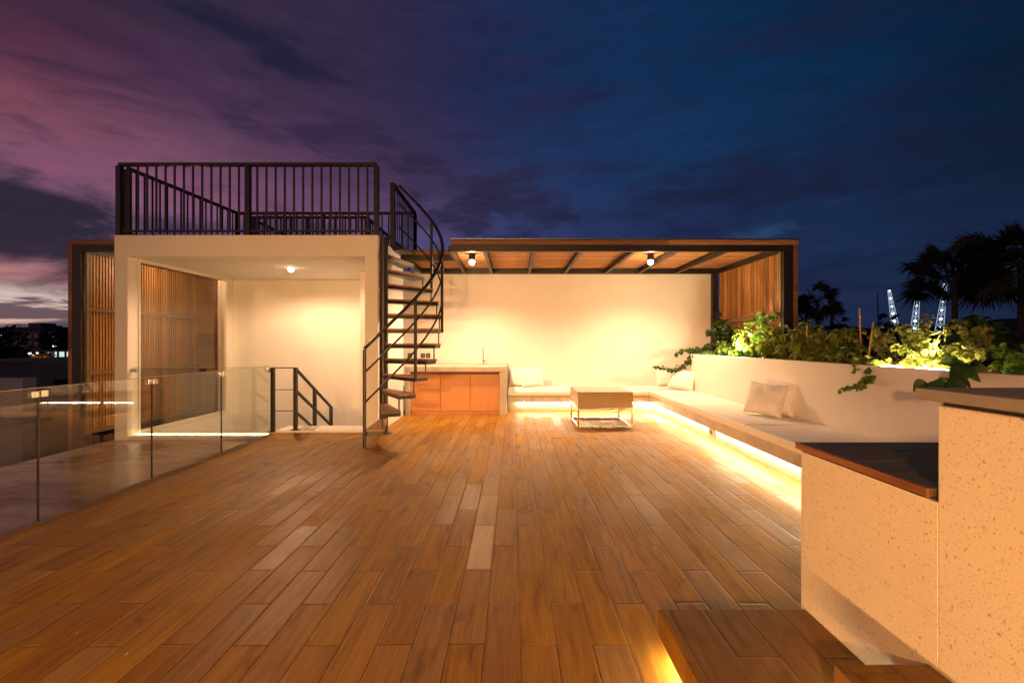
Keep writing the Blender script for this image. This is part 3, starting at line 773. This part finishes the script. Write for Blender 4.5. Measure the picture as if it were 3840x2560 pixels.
plant('leafy_bush', 'bush with drooping pale edged leaves between pergola post and bamboo canes', 'bush', [(3.8,5.45,1.0),(3.85,5.05,1.0)],
      [(3.9,5.30,1.46,(.10,.20,.07),10),(3.85,5.15,1.26,(.12,.24,.07),9),(3.7,5.60,1.30,(.05,.07,.10),4),(3.72,4.85,1.18,(.08,.16,.05),8),(3.9,5.0,1.48,(.06,.10,.04),5),(3.55,5.1,1.12,(.04,.4,.03),6)], 'lance', M['leaf_drop'], .082, 19, 14, .5, whorl=True)
plant('climbing_bush', 'bright yellow lit bush spreading over the glowing planter tube', 'bush', [(3.85,4.0,1.0),(3.9,3.7,1.0)],
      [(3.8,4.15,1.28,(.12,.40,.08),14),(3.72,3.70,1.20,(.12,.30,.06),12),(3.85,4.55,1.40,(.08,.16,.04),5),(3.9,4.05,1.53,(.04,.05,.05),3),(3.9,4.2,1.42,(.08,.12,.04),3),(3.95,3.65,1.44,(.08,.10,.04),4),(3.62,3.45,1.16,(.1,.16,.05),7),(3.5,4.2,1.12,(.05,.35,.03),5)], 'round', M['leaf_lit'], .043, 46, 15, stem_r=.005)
plant('leafy_bush', 'dim green bush at the right end of the planter', 'bush', [(3.95,3.2,1.0)],
      [(3.85,3.15,1.24,(.12,.14,.05),9),(3.75,3.2,1.14,(.10,.14,.04),7),(4.15,3.2,1.33,(.10,.1,.05),5)], 'round', M['leaf_heart'], .045, 36, 16)
# grass tuft at the canes
rnd = random.Random(8); gt = MB(); gt.open = True
for k in range(110):
    a = rnd.uniform(0,2*pi); p = V((3.68+rnd.gauss(0,.03),4.78+rnd.gauss(0,.06),1.0))
    add_leaf(gt, p, V((cos(a)*.35,sin(a)*.35,1)), V((cos(a),sin(a),.1)), rnd.uniform(.12,.26), 'blade', .35, .1)
tg = thing('grass_tuft', 'small tuft of thin green blades at the foot of the bamboo canes', 'grass tuft', (3.68,4.78,1.0)); mesh('blades', gt, M['grass'], tg)
# canes
for (a, b, r_, lab) in (((3.905,4.79,1.0),(3.895,4.80,1.685),.010,'upright bamboo cane standing tallest in the planter'),
                        ((3.72,4.50,1.0),(3.80,4.50,1.515),.010,'slanted bamboo cane leaning beside the upright one'),
                        ((3.80,5.54,1.0),(3.76,5.46,1.52),.012,'brown cane holding up the drooping bush')):
    tag(mesh('bamboo_cane', MB().tube([a, tuple((V(a)+V(b))/2+V((.003,0,0))), b], r_, 8), M['bamboo'], None, smooth=True), lab, 'cane', 'bamboo canes in the planter')
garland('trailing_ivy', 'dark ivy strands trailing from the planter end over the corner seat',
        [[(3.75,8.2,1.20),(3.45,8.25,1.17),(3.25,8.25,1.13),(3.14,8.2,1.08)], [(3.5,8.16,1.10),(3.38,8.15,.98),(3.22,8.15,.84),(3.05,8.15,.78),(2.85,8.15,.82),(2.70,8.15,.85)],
         [(3.7,8.2,1.15),(3.5,8.1,1.12),(3.40,8.05,1.06)], [(3.9,8.2,1.30),(3.6,8.2,1.18),(3.40,8.2,1.10)], [(3.8,8.1,1.12),(3.6,8.0,1.14),(3.45,7.8,1.10)]], 'heart', M['leaf_unlit'], .080, 3, 21)
garland('trailing_vine', 'thin vine hanging down the planter wall from the lit bush',
        [[(3.52,4.15,1.12),(3.40,4.05,1.07),(3.33,3.98,.98),(3.32,4.02,.93),(3.33,4.12,.88),(3.34,4.28,.85),(3.34,4.38,.82)], [(3.55,4.35,1.10),(3.42,4.25,1.09),(3.36,4.18,1.02)]], 'round', M['leaf_heart'], .055, 2, 22, .003)
garland('trailing_vine', 'large shade toned vine drooping above the grey bar top',
        [[(3.52,3.35,1.15),(3.38,3.18,1.14),(3.22,3.05,1.12),(3.10,3.00,1.06),(3.0,2.98,1.03),(2.9,2.98,1.03)]], 'heart', M['leaf_unlit'], .125, 1, 23, .004)

# ------------------------------------------------------------------ coffee table
CT = thing('coffee_table', 'square wicker sided coffee table with glass top on a metal frame', 'table', (1.395,6.88,0))
x0,x1,y0,y1 = .975,1.815,6.46,7.30
mesh('table_top', B(x0-.004,x1+.004,y0-.004,y1+.004,.543,.551), M['tableglass'], CT, .002)
wv = MB().box(x0,x1,y0,y0+.02,.315,.542).box(x0,x1,y1-.02,y1,.315,.542).box(x0,x0+.02,y0+.021,y1-.021,.315,.542).box(x1-.02,x1,y0+.021,y1-.021,.315,.542).box(x0+.021,x1-.021,y0+.021,y1-.021,.40,.41)
mesh('woven_side', wv, M['wicker'], CT, .003)
brass = mat_plain('champagne_metal', (.62,.50,.34), .28, 1., .05, 10)
e = .028
for (x,y) in ((x0,y0),(x1-e,y0),(x0,y1-e),(x1-e,y1-e)): mesh('leg', B(x,x+e,y,y+e,e,.285), brass, CT, .002)
mesh('frame', MB().box(x0,x1,y0,y0+e,.286,.314).box(x0,x1,y1-e,y1,.286,.314).box(x0,x0+e,y0+e,y1-e,.286,.314).box(x1-e,x1,y0+e,y1-e,.286,.314), brass, CT, .002)
mesh('foot_rail', MB().box(x0,x1,y0,y0+e,0,e-.001).box(x0,x1,y1-e,y1,0,e-.001).box(x0,x0+e,y0+e,y1-e,0,e-.001).box(x1-e,x1,y0+e,y1-e,0,e-.001), brass, CT, .002)

# ------------------------------------------------------------------ glass balustrades
GB = thing('glass_balustrade', 'long frameless glass barrier with steel clips along the deck edge', 'balustrade', (-3.48,4,0))
ys = [-1.8,-.82,.165,1.145,2.145,3.125,4.106,5.085,6.06]
for a, b in zip(ys, ys[1:]): mesh('polished_edge', B(-3.486,-3.474, a+.004,b-.004, .9662,.970), M['edge'], GB)
for a, b in zip(ys, ys[1:]): mesh('glass_panel', B(-3.486,-3.474, a+.004,b-.004, -.05,.966), M['glass'], GB)
for yj in ys[1:]:
    for (a,b) in ((yj-.055,yj-.006),(yj+.006,yj+.055)):
        if yj > 6 and a > yj: continue
        mesh('clip', MB().box(-3.473,-3.462,a,b,.900,.948).box(-3.498,-3.487,a,b,.900,.948), M['steel'], GB, .003)
    if yj < 6: mesh('joint_seal', B(-3.486,-3.474, yj-.004,yj+.004, -.05,.90), M['black'], GB)
G2 = thing('glass_balustrade', 'short glass barrier across the left part of the stair opening', 'balustrade', (-4.5,6.24,0))
for a, b in ((-5.57,-4.53),(-4.53,-3.53)): mesh('polished_edge', B(a+.004,b-.004, 6.234,6.246, .9362,.940), M['edge'], G2)
for a, b in ((-5.57,-4.53),(-4.53,-3.53)): mesh('glass_panel', B(a+.004,b-.004, 6.234,6.246, -.06,.936), M['glass'], G2)
for xj in (-5.545,-4.53,-3.56): mesh('clip', MB().box(xj-.05,xj+.05,6.222,6.233,.87,.92), M['black'] if xj == -4.53 else M['steel'], G2, .003)

# ------------------------------------------------------------------ terrazzo bar and steps
BR = thing('terrazzo_bar', 'two level speckled terrazzo bar with dark boards and grey stone top', 'bar', (1.7,1.2,0))
mesh('low_body', B(1.24,2.30, 1.247,1.84, 0,.833), M['terrazzo'], BR, .003)
mesh('high_body', B(1.24,2.30, -1.5,1.246, 0,1.118), M['terrazzo'], BR, .003)
mesh('shadow_gap', MB().box(1.255,2.29,1.262,1.828,.8335,.843).box(1.25,2.29,-1.4,1.24,1.1185,1.133), M['black'], BR)
for k in range(4):
    yb = 1.262+.1475*k
    mesh('bar_board', B(1.236,2.32, yb,yb+.1405, .8435,.870), M['darkwood'], BR, .004)
mesh('board_edge', B(1.222,1.2345, 1.262,1.850, .843,.8695), M['woodedge'], BR, .002)
mesh('stone_top', B(1.196,2.42, -1.6,1.272, 1.1335,1.166), M['stone'], BR, .004)
for (x0_,yf,z0_,z1_,lab) in ((.614,1.81,.064,.17,'lower floating wooden step beside the terrazzo bar'),(.955,1.272,.236,.342,'upper wooden step at the bottom right edge')):
    s_ = thing('step', lab, 'step', (x0_,1.0,0), 'wooden steps beside the bar')
    mesh('tread', B(x0_,1.238, -1.2,yf, z0_,z1_), M['shaded_step_planks'], s_, .002)
    mesh('riser', B(x0_+.07,1.236, -1.2,yf-.07, 0 if z0_ < .1 else .1705, z0_-.001), M['concrete'], s_)
    mesh('light_strip', MB().box(x0_+.045,x0_+.058,-1.2,yf-.05, z0_-.010,z0_-.001), M['led'], s_)
    if x0_ > .9: mesh('light_strip', MB().box(x0_+.07,1.22,yf-.052,yf-.040, z0_-.010,z0_-.001), M['led'], s_)

# drain
tag(mesh('drain_cover', MB().box(.52,.69, 5.82,6.10, .0005,.004), M['planks'], None, .001), 'small tiled drain cover set in the deck', 'drain cover')

rnd = random.Random(77)
dryleaf = mat_plain('dry_leaf', (.48,.34,.18), .8, 0, .2, 40)
for (x, y, s_) in ((-2.174,2.035,.014),(-1.946,1.90,.013),(-1.61,1.769,.015),(-1.343,1.746,.012),(.914,3.866,.026)):
    a = rnd.uniform(0,6); lf = MB(); lf.open = True
    add_leaf(lf, V((x,y,.004)), V((cos(a),sin(a),.08)), V((0,0,1)), s_, 'lance', -.25, .35)
    tag(mesh('dry_leaf', lf, dryleaf), 'tiny pale dry leaf scrap lying on the deck boards', 'leaf', 'dry leaf scraps on the deck')
# ------------------------------------------------------------------ palms
def palm(label, x, y, zc, rad, nf, seed, ztrunk=-9.2, rt=.13):
    rnd = random.Random(seed); t = thing('fan_palm', label, 'palm tree', (x,y,ztrunk), 'fan palms in the distance')
    mesh('trunk', MB().taper([(x,y,ztrunk),(x+.05,y,(ztrunk+zc)/2),(x,y,zc)], rt*1.15, rt, 10), M['trunk'], t)
    fo = MB(); fo.open = True; st = MB()
    c = V((x,y,zc))
    for k in range(nf):
        az = 2*pi*k/nf*2.4+rnd.uniform(-.3,.3); el = rnd.uniform(-.7,1.25)
        d = V((cos(az)*cos(el),sin(az)*cos(el),sin(el))); L = rad*rnd.uniform(.50,.68)
        tip = c + d*L + V((0,0,-.10*rad*cos(el)))
        st.taper([c, c+d*L*.5+V((0,0,.04*rad)), tip], .035, .018, 5)
        fr = rad*rnd.uniform(.40,.52); side = d.cross(V((0,0,1))); 
        if side.length < .1: side = V((1,0,0))
        side.normalize(); side = Matrix.Rotation(rnd.uniform(.35,1.5)*rnd.choice((-1,1)),3,d) @ side; upv = side.cross(d)
        nl = 30
        for j in range(nl):
            a = -2.1 + 4.2*j/(nl-1)
            dd = d*cos(a) + side*sin(a); dd.normalize(); L2 = fr*(1-.12*abs(a))*rnd.uniform(.85,1.08)
            wv_ = dd.cross(upv).normalized()*fr*.042; o = len(fo.v)
            mid = tip + dd*L2*.50; end = tip + dd*L2 + V((0,0,-rnd.uniform(.05,.45)*L2))
            fo.v += [tuple(tip), tuple(mid+wv_), tuple(end), tuple(mid-wv_)]
            fo.f.append((o,o+1,o+2,o+3))
    mesh('frond_stalks', st, M['trunk'], t); mesh('crown', fo, M['palm'], t)
palm('large dark fan palm behind the lit masts', 24.3,23.5,5.0, 2.5, 36, 31)
palm('tallest dark fan palm cut by the right edge of the picture', 26.3,22.0,5.4, 2.95, 38, 32, rt=.22)
palm('distant fan palm just right of the pergola post', 30.6,43.0,5.3, 2.4, 26, 33)
palm('low fan palm half hidden behind the pergola corner', 29.4,44.5,4.4, 2.1, 20, 34)
palm('far small fan palm leaning over the bushes beside the pergola', 33.6,45.0,4.0, 1.7, 14, 35)

# lit lattice masts
mw = mat_emit('mast_white', (.62,.80,1.), .55); ml = mat_emit('mast_lamp', (.85,.95,1.), 14.)
def mast(label, top, bot, wt, wb, seed):
    t = thing('lattice_mast', label, 'mast', bot, 'lit lattice masts in the distance'); top = V(top); bot = V(bot)
    fr = MB(); N = 9
    cn = []
    for i in range(N+1):
        f = i/N; c = bot.lerp(top, f); w_ = (wb+(wt-wb)*f)/2
        cn.append([c+V((sx*w_,sy*w_,0)) for sx, sy in ((-1,-1),(1,-1),(1,1),(-1,1))])
    for k in range(4):
        fr.tube([c[k] for c in cn], .11, 4)
        for i in range(N):
            fr.tube([cn[i][k], cn[i+1][(k+1)%4]], .07, 4); fr.tube([cn[i+1][k], cn[i][(k+1)%4]], .07, 4)
    mesh('lattice', fr, mw, t)
    rnd = random.Random(seed)
    for i in range(6):
        c = bot.lerp(top, .12+.86*i/5); r_ = .32*(.7+.5*rnd.random())
        mesh('floodlight', MB().lathe(tuple(c), [(0,-r_),(r_*.7,-r_*.7),(r_,0),(r_*.7,r_*.7),(0,r_)], 10), ml, t)
D = 150.
def at(px, py): return ((px-1925)*D/1600, D, 1.3-(py-1284)*D/1600)
mast('leaning white lit lattice mast, leftmost of the three', at(3334,1088), at(3362,1250), .5, 1.6, 1)
mast('white lit lattice mast in the middle of the three', at(3444,1086), at(3427,1250), .6, 1.6, 2)
mast('tall white lit lattice mast in front of the palm trunk', at(3545,1062), at(3521,1250), .6, 1.6, 3)
tag(mesh('flag_pole', MB().taper([at(3296,1260), at(3290,1096)], .35, .10, 6), M['trunk']), 'thin dark pole left of the lit masts', 'pole')

# ------------------------------------------------------------------ far left: buildings and lights
nb = mat_plain('unlit_concrete', (.10,.105,.12), .9, 0, .4, .3)
AB = thing('apartment_building', 'dark flat roofed building with a roof box on the left skyline', 'building', (-165,150,-9.2))
mesh('wall', B(-174,-166.2, 150,162, -9.2,6.1), nb, AB); mesh('roof', B(-176.0,-163.8, 148.5,163, 6.1,6.7), nb, AB)
mesh('roof_box', B(-172.8,-168.3, 152,157, 6.75,8.3), nb, AB)
for x in (-175.2,-174.5): mesh('chimney_pipe', B(x,x+.12,151,151.12,6.7,7.9), nb, AB)
wl = mat_plain('dim_window', (.02,.022,.03), .2)
for r_ in range(4):
    for c_ in range(3): mesh('window', B(-173.2+2.4*c_,-171.8+2.4*c_,149.94,150.01,-6+3*r_,-4.4+3*r_), wl, AB)
NH = thing('neighbour_house', 'unlit grey neighbouring house with a framed flat terrace', 'building', (-22,22,-9.2))
mesh('wall', B(-30.,-23.9, 22,30, -9.2,.35), nb, NH)
mesh('frame', MB().box(-24.3,-23.2, 21.5,22.0, -9.2,.50).box(-23.2,-19.5, 21.5,22.0, -.55,.50).box(-19.5,-18.6,21.5,22.0,-9.2,.50), nb, NH)
mesh('recess', B(-23.2,-19.5, 23.5,23.7, -9.2,-.55), wl, NH)
pw_ = mat_plain('pale_parapet', (.42,.44,.43), .9, 0, .1, 1)
tag(mesh('parapet_wall', B(-19.5,-13.8, 12.0,12.35, -9.2,.295), pw_), 'pale painted parapet wall beyond the glass at the far left', 'wall')
PV = thing('lit_pavilion', 'small white lit pavilion low on the left horizon', 'building', (-62,58,-9.2))
plit = mat_emit('pavilion_glow', (.72,.9,.85), .9)
mesh('back_wall', B(-63.5,-59.2, 58.2,58.3, -.70,.05), plit, PV)
mesh('roof', B(-64.5,-58.8, 57.0,59.5, .10,.24), nb, PV); mesh('floor', B(-64.5,-58.8,57,59.5,-9.2,-.75), nb, PV)
for x in (-64.3,-62.9,-61.2,-60.2): mesh('column', B(x,x+.16,57.2,57.36,-.74,.10), nb, PV)
def street(label, px, py, d, col, s_, r_):
    x = (px-1925)*d/1600; z = 1.3-(py-1284)*d/1600
    t = thing('street_lamp', label, 'street lamp', (x,d,-9.2), 'far lights on the left')
    mesh('pole', MB().taper([(x,d+.3,-9.2),(x,d+.3,z)], .12,.07,6), M['trunk'], t)
    mesh('lamp_head', MB().lathe((x,d,z), [(0,-r_*.7),(r_*.8,-r_*.4),(r_,0),(r_*.8,r_*.4),(0,r_*.7)], 10), mat_emit('far_lamp', col, s_), t)
street('orange glowing far lamp under the flat roofed building', 128,1333,60,(1.,.42,.10),14.,.22)
street('small white far lamp above the lit pavilion', 204,1297,80,(.8,.95,1.),5.,.24)
street('faint white far lamp right of the flat roofed building', 233,1290,90,(.8,.9,1.),2.,.16)
street('white far lamp cluster left of the orange tree', 112,1325,64,(.9,.9,1.),3.,.2)
street('white far lamp beside the orange lamp', 138,1324,64,(.9,.9,1.),3.,.2)
street('pale green far lamp at the left border', 4,1258,90,(.6,1.,.8),1.6,.22)
# dark trees in between
def tree(label, x, y, z0, zc, rad, seed, mat, group, n=900, ls=.35):
    rnd = random.Random(seed); t = thing('broadleaf_tree', label, 'tree', (x,y,z0), group)
    mesh('trunk', MB().taper([(x,y,z0),(x,y,zc)], .25,.12,7), M['trunk'], t); fo = MB(); fo.open = True
    cl = [(V((x,y,zc))+V((rnd.gauss(0,.5),rnd.gauss(0,.5),rnd.gauss(0,.3)))*rad, rad*rnd.uniform(.25,.5)) for _ in range(14)]
    for k in range(n):
        c, r_ = rnd.choice(cl); v = V((rnd.gauss(0,1),rnd.gauss(0,1),rnd.gauss(0,.8))).normalized()*r_*rnd.uniform(.5,1)
        add_leaf(fo, c+v, V((rnd.gauss(0,1),rnd.gauss(0,1),rnd.gauss(0,1))), V((0,0,1)), ls*rnd.uniform(.6,1.3), 'round', .2, .1)
    mesh('crown', fo, mat, t)
tree('orange lit round tree beside the small pavilion', -59.5,55,-9.2,-.55,1.1,41, mat_leaf('amber_tree', (.10,.06,.01),(.30,.18,.03)), 'trees among the far houses', 900,.18)
lamp_light('light','POINT',(-59.6,53.6,-1.3),160,(1.,.5,.12),None)
for o in [o for o in COL.objects if o.type == 'LIGHT' and o.parent is None]: o.name = 'tree_light'
tree('wide black tree below the flat roofed building', -78,62,-9.2,-.2,5.5,42, M['palm'], 'trees among the far houses', 1500,.8)
tree('black tree filling the gap right of the flat roofed building', -80,82,-9.2,.6,6.5,43, M['palm'], 'trees among the far houses', 1500,.9)
tree('black tree at the left border of the picture', -52,40,-9.2,-1.6,4.0,44, M['palm'], 'trees among the far houses', 1300,.7)
tree('dark tree beyond the right end of the planter', 12.2,9.6,-9.2,1.0,1.5,45, M['leaf_heart'], 'dark trees beyond the planter', 1200,.22)
tree('black tree beyond the bamboo canes', 22,30,-9.2,-.3,3.2,46, M['palm'], 'dark trees beyond the planter', 1400,.5)
tree('black tree beyond the yellow lit bush', 30,28,-9.2,-.4,3.4,47, M['palm'], 'dark trees beyond the planter', 1400,.5)

# ------------------------------------------------------------------ sky
def lin(c):
    f = lambda v: (v/12.92 if v <= .04045 else ((v+.055)/1.055)**2.4)
    return tuple(f(x/255.) for x in c)
W = bpy.data.worlds.new('World'); S.world = W; W.use_nodes = True
T = NT(W.node_tree); T.n.clear()
tc = T.n.new('ShaderNodeTexCoord').outputs['Generated']
nv = T.node('ShaderNodeVectorMath', operation='NORMALIZE', inp={0: tc}).outputs[0]
X, Y, Z = T.sep(nv)
az = T.math('ARCTAN2', X, Y); azd = T.math('MULTIPLY', az, 180/pi)
hyp = T.math('SQRT', T.math('ADD', T.math('MULTIPLY', X, X), T.math('MULTIPLY', Y, Y)))
tt = T.math('DIVIDE', Z, T.math('MAXIMUM', hyp, .02))
tt = T.math('MINIMUM', tt, 3.)
an = T.mr(azd, -60, 60)
def rowramp(st): return T.ramp(an, [((a+60)/120., lin(c)) for a, c in st], 'B_SPLINE')
rows = [(.000, rowramp([(-52,(232,180,140)),(-43,(215,150,130)),(-15,(104,84,118)),(0,(52,62,108)),(20,(28,40,74)),(50,(26,38,66))])),
        (.075, rowramp([(-52,(228,205,196)),(-40,(214,178,172)),(-15,(96,86,130)),(0,(50,64,115)),(20,(28,41,76)),(50,(26,40,68))])),
        (.105, rowramp([(-52,(205,135,125)),(-43,(176,118,128)),(-15,(90,86,132)),(0,(50,64,118)),(20,(28,41,78)),(50,(24,40,68))])),
        (.18, rowramp([(-52,(140,112,145)),(-30,(112,74,104)),(-12,(74,84,138)),(0,(46,62,115)),(20,(28,40,78)),(35,(26,46,82)),(50,(18,34,62))])),
        (.27, rowramp([(-52,(120,80,108)),(-40,(136,80,108)),(-25,(108,74,108)),(-10,(72,62,102)),(0,(44,58,104)),(20,(26,44,84)),(40,(18,38,70)),(50,(15,28,48))])),
        (.36, rowramp([(-52,(134,70,86)),(-40,(112,72,98)),(-25,(88,60,90)),(-10,(62,50,84)),(0,(34,52,96)),(20,(20,48,88)),(40,(14,36,70)),(50,(11,28,50))])),
        (.46, rowramp([(-52,(84,42,62)),(-40,(84,52,80)),(-25,(70,50,78)),(-10,(48,42,78)),(0,(28,48,90)),(20,(15,50,92)),(40,(8,38,72)),(50,(4,28,50))])),
        (.60, rowramp([(-52,(42,34,54)),(-40,(52,40,62)),(-25,(56,42,68)),(-10,(36,38,74)),(0,(24,40,80)),(20,(8,46,86)),(40,(2,34,62))]))]
c = rows[0][1]
for (a, _), (b, r_) in zip(rows, rows[1:]): c = T.mix(T.mr(tt, a, b, 0, 1), c, r_)
# cloud noise fields in (azimuth, height)
c0 = c
cv = T.vec(T.math('MULTIPLY', az, 1.), tt, 0.)
wisp = T.noise(T.scale(cv, (2.2, 9., 1)), 1.6, 8, .62, .5)
puff = T.noise(T.scale(cv, (5., 13., 1)), 1.5, 9, .60, .35)
big = T.noise(T.scale(cv, (1.4, 4.0, 1)), 1.3, 4, .55, .8)
dark = T.ramp(an, [(0, lin((44,36,60))), (.35, lin((52,40,72))), (.6, lin((34,32,66))), (1, lin((17,24,50)))])
c = T.mix(T.math('MULTIPLY', T.mr(wisp, .48, .68, 0, 1, True), .55), c, dark)
c = T.mix(T.math('MULTIPLY', T.mr(big, .48, .70, 0, 1, True), .35), c, dark)
pink = T.math('MULTIPLY', T.mr(T.noise(T.scale(cv, (3., 11., 1)), 2.1, 6, .6, .4), .56, .72, 0, 1, True), T.mr(azd, 12, -20, 0, 1))
pink = T.math('MULTIPLY', pink, T.mr(tt, .42, .28, 0, .35))
c = T.mix(pink, c, lin((165,82,98)))
def blob(a0, t0, ra, rt, rot=0., nf=None, amp=.9, lo=0., hi=.45):
    da = T.math('MULTIPLY', T.math('SUBTRACT', azd, a0), pi/180); dt = T.math('SUBTRACT', tt, t0)
    x_ = T.math('ADD', T.math('MULTIPLY', da, cos(rot)), T.math('MULTIPLY', dt, sin(rot)))
    y_ = T.math('SUBTRACT', T.math('MULTIPLY', dt, cos(rot)), T.math('MULTIPLY', da, sin(rot)))
    x_ = T.math('DIVIDE', x_, ra*pi/180); y_ = T.math('DIVIDE', y_, rt)
    d = T.math('SQRT', T.math('ADD', T.math('MULTIPLY', x_, x_), T.math('MULTIPLY', y_, y_)))
    v = T.math('ADD', T.math('SUBTRACT', 1., d), T.math('MULTIPLY', T.math('SUBTRACT', nf, .5), amp*2))
    return T.mr(v, lo, hi, 0, 1, True)
strata = T.noise(T.scale(cv, (5., 42., 1)), 1.5, 8, .6, .5)
c = T.mix(T.math('MULTIPLY', blob(-48, .175, 12, .105, -.1, puff, 1.1, 0, .7), .95), c, lin((38,35,54)))
c = T.mix(T.math('MULTIPLY', blob(-37, .20, 7, .05, 0, puff, 1.3, 0, .8), .8), c, lin((50,42,74)))
c = T.mix(T.math('MULTIPLY', blob(-47, .042, 16, .020, 0, strata, 2.2, 0, .35), .9), c, lin((86,66,80)))
c = T.mix(T.math('MULTIPLY', blob(-47, .008, 20, .024, 0, strata, .9, 0, .3), .92), c, lin((80,70,92)))
c = T.mix(T.math('MULTIPLY', blob(-31, .61, 11, .05, -.22, wisp, 1.5, 0, .75), .85), c, lin((30,31,56)))
c = T.mix(T.math('MULTIPLY', blob(-22, .45, 13, .06, -.15, puff, 1.9, 0, .7), .75), c, lin((50,39,67)))
c = T.mix(T.math('MULTIPLY', blob(-28, .235, 6, .03, 0, puff, 1.2, 0, .8), .6), c, lin((60,52,84)))
c = T.mix(T.math('MULTIPLY', blob(-1, .30, 12, .08, 0, puff, 2., 0, .7), .7), c, lin((38,34,64)))
c = T.mix(T.math('MULTIPLY', blob(-6, .37, 11, .06, 0, puff, 2., 0, .7), .6), c, lin((44,36,64)))
c = T.mix(T.math('MULTIPLY', blob(28, .32, 24, .08, .05, puff, 1.6, 0, 1.), .6), c, lin((27,27,50)))
c = T.mix(T.math('MULTIPLY', blob(31.0, .225, 4.5, .022, .1, puff, 1.8, 0, 1.1), .5), c, lin((44,80,118)))
c = T.mix(T.math('MULTIPLY', blob(38, .265, 5, .012, .12, wisp, 1.6, 0, 1.3), .35), c, lin((36,66,100)))
c = T.mix(T.math('MULTIPLY', blob(-11, .185, 9, .05, 0, puff, 1.2, 0, 1.), .6), c, lin((78,92,148)))
c = T.mix(T.math('MULTIPLY', blob(3, .17, 8, .04, 0, puff, 1.2, 0, 1.), .5), c, lin((54,68,118)))
mod = T.mr(T.noise(T.scale(cv, (4., 12., 1)), 2.2, 9, .66, .6), .3, .7, .87, 1.12)
c = T.mix(1., c, T.vec(mod, mod, mod), 'MULTIPLY')
c = T.node('ShaderNodeHueSaturation', inp={'Color': c, 'Saturation': .97}).outputs[0]
c = T.mix(T.mr(tt, 0, -.05, 0, 1), c, lin((22,20,28)))
bg = T.node('ShaderNodeBackground', inp={'Color': c, 'Strength': 1.0})
ow = T.n.new('ShaderNodeOutputWorld'); T.l.new(bg.outputs[0], ow.inputs[0])
W.cycles.sampling_method = 'MANUAL'; W.cycles.sample_map_resolution = 256

# ------------------------------------------------------------------ camera and render settings
cam = bpy.data.cameras.new('camera'); co = bpy.data.objects.new('camera', cam); COL.objects.link(co)
co.location = (0,0,1.3); co.rotation_euler = (R(90),0,0)
cam.sensor_width = 36; cam.lens = 15.0; cam.shift_x = -5/3840; cam.shift_y = 4/3840
cam.clip_start = .05; cam.clip_end = 4000
S.camera = co
S.view_settings.view_transform = 'Standard'; S.view_settings.look = 'None'
S.view_settings.exposure = 0; S.view_settings.gamma = 1
S.render.engine = 'CYCLES'
S.cycles.use_denoising = True
S.cycles.max_bounces = 10; S.cycles.diffuse_bounces = 6; S.cycles.glossy_bounces = 5; S.cycles.transparent_max_bounces = 16
S.cycles.caustics_reflective = False; S.cycles.caustics_refractive = False
S.cycles.sample_clamp_indirect = 6
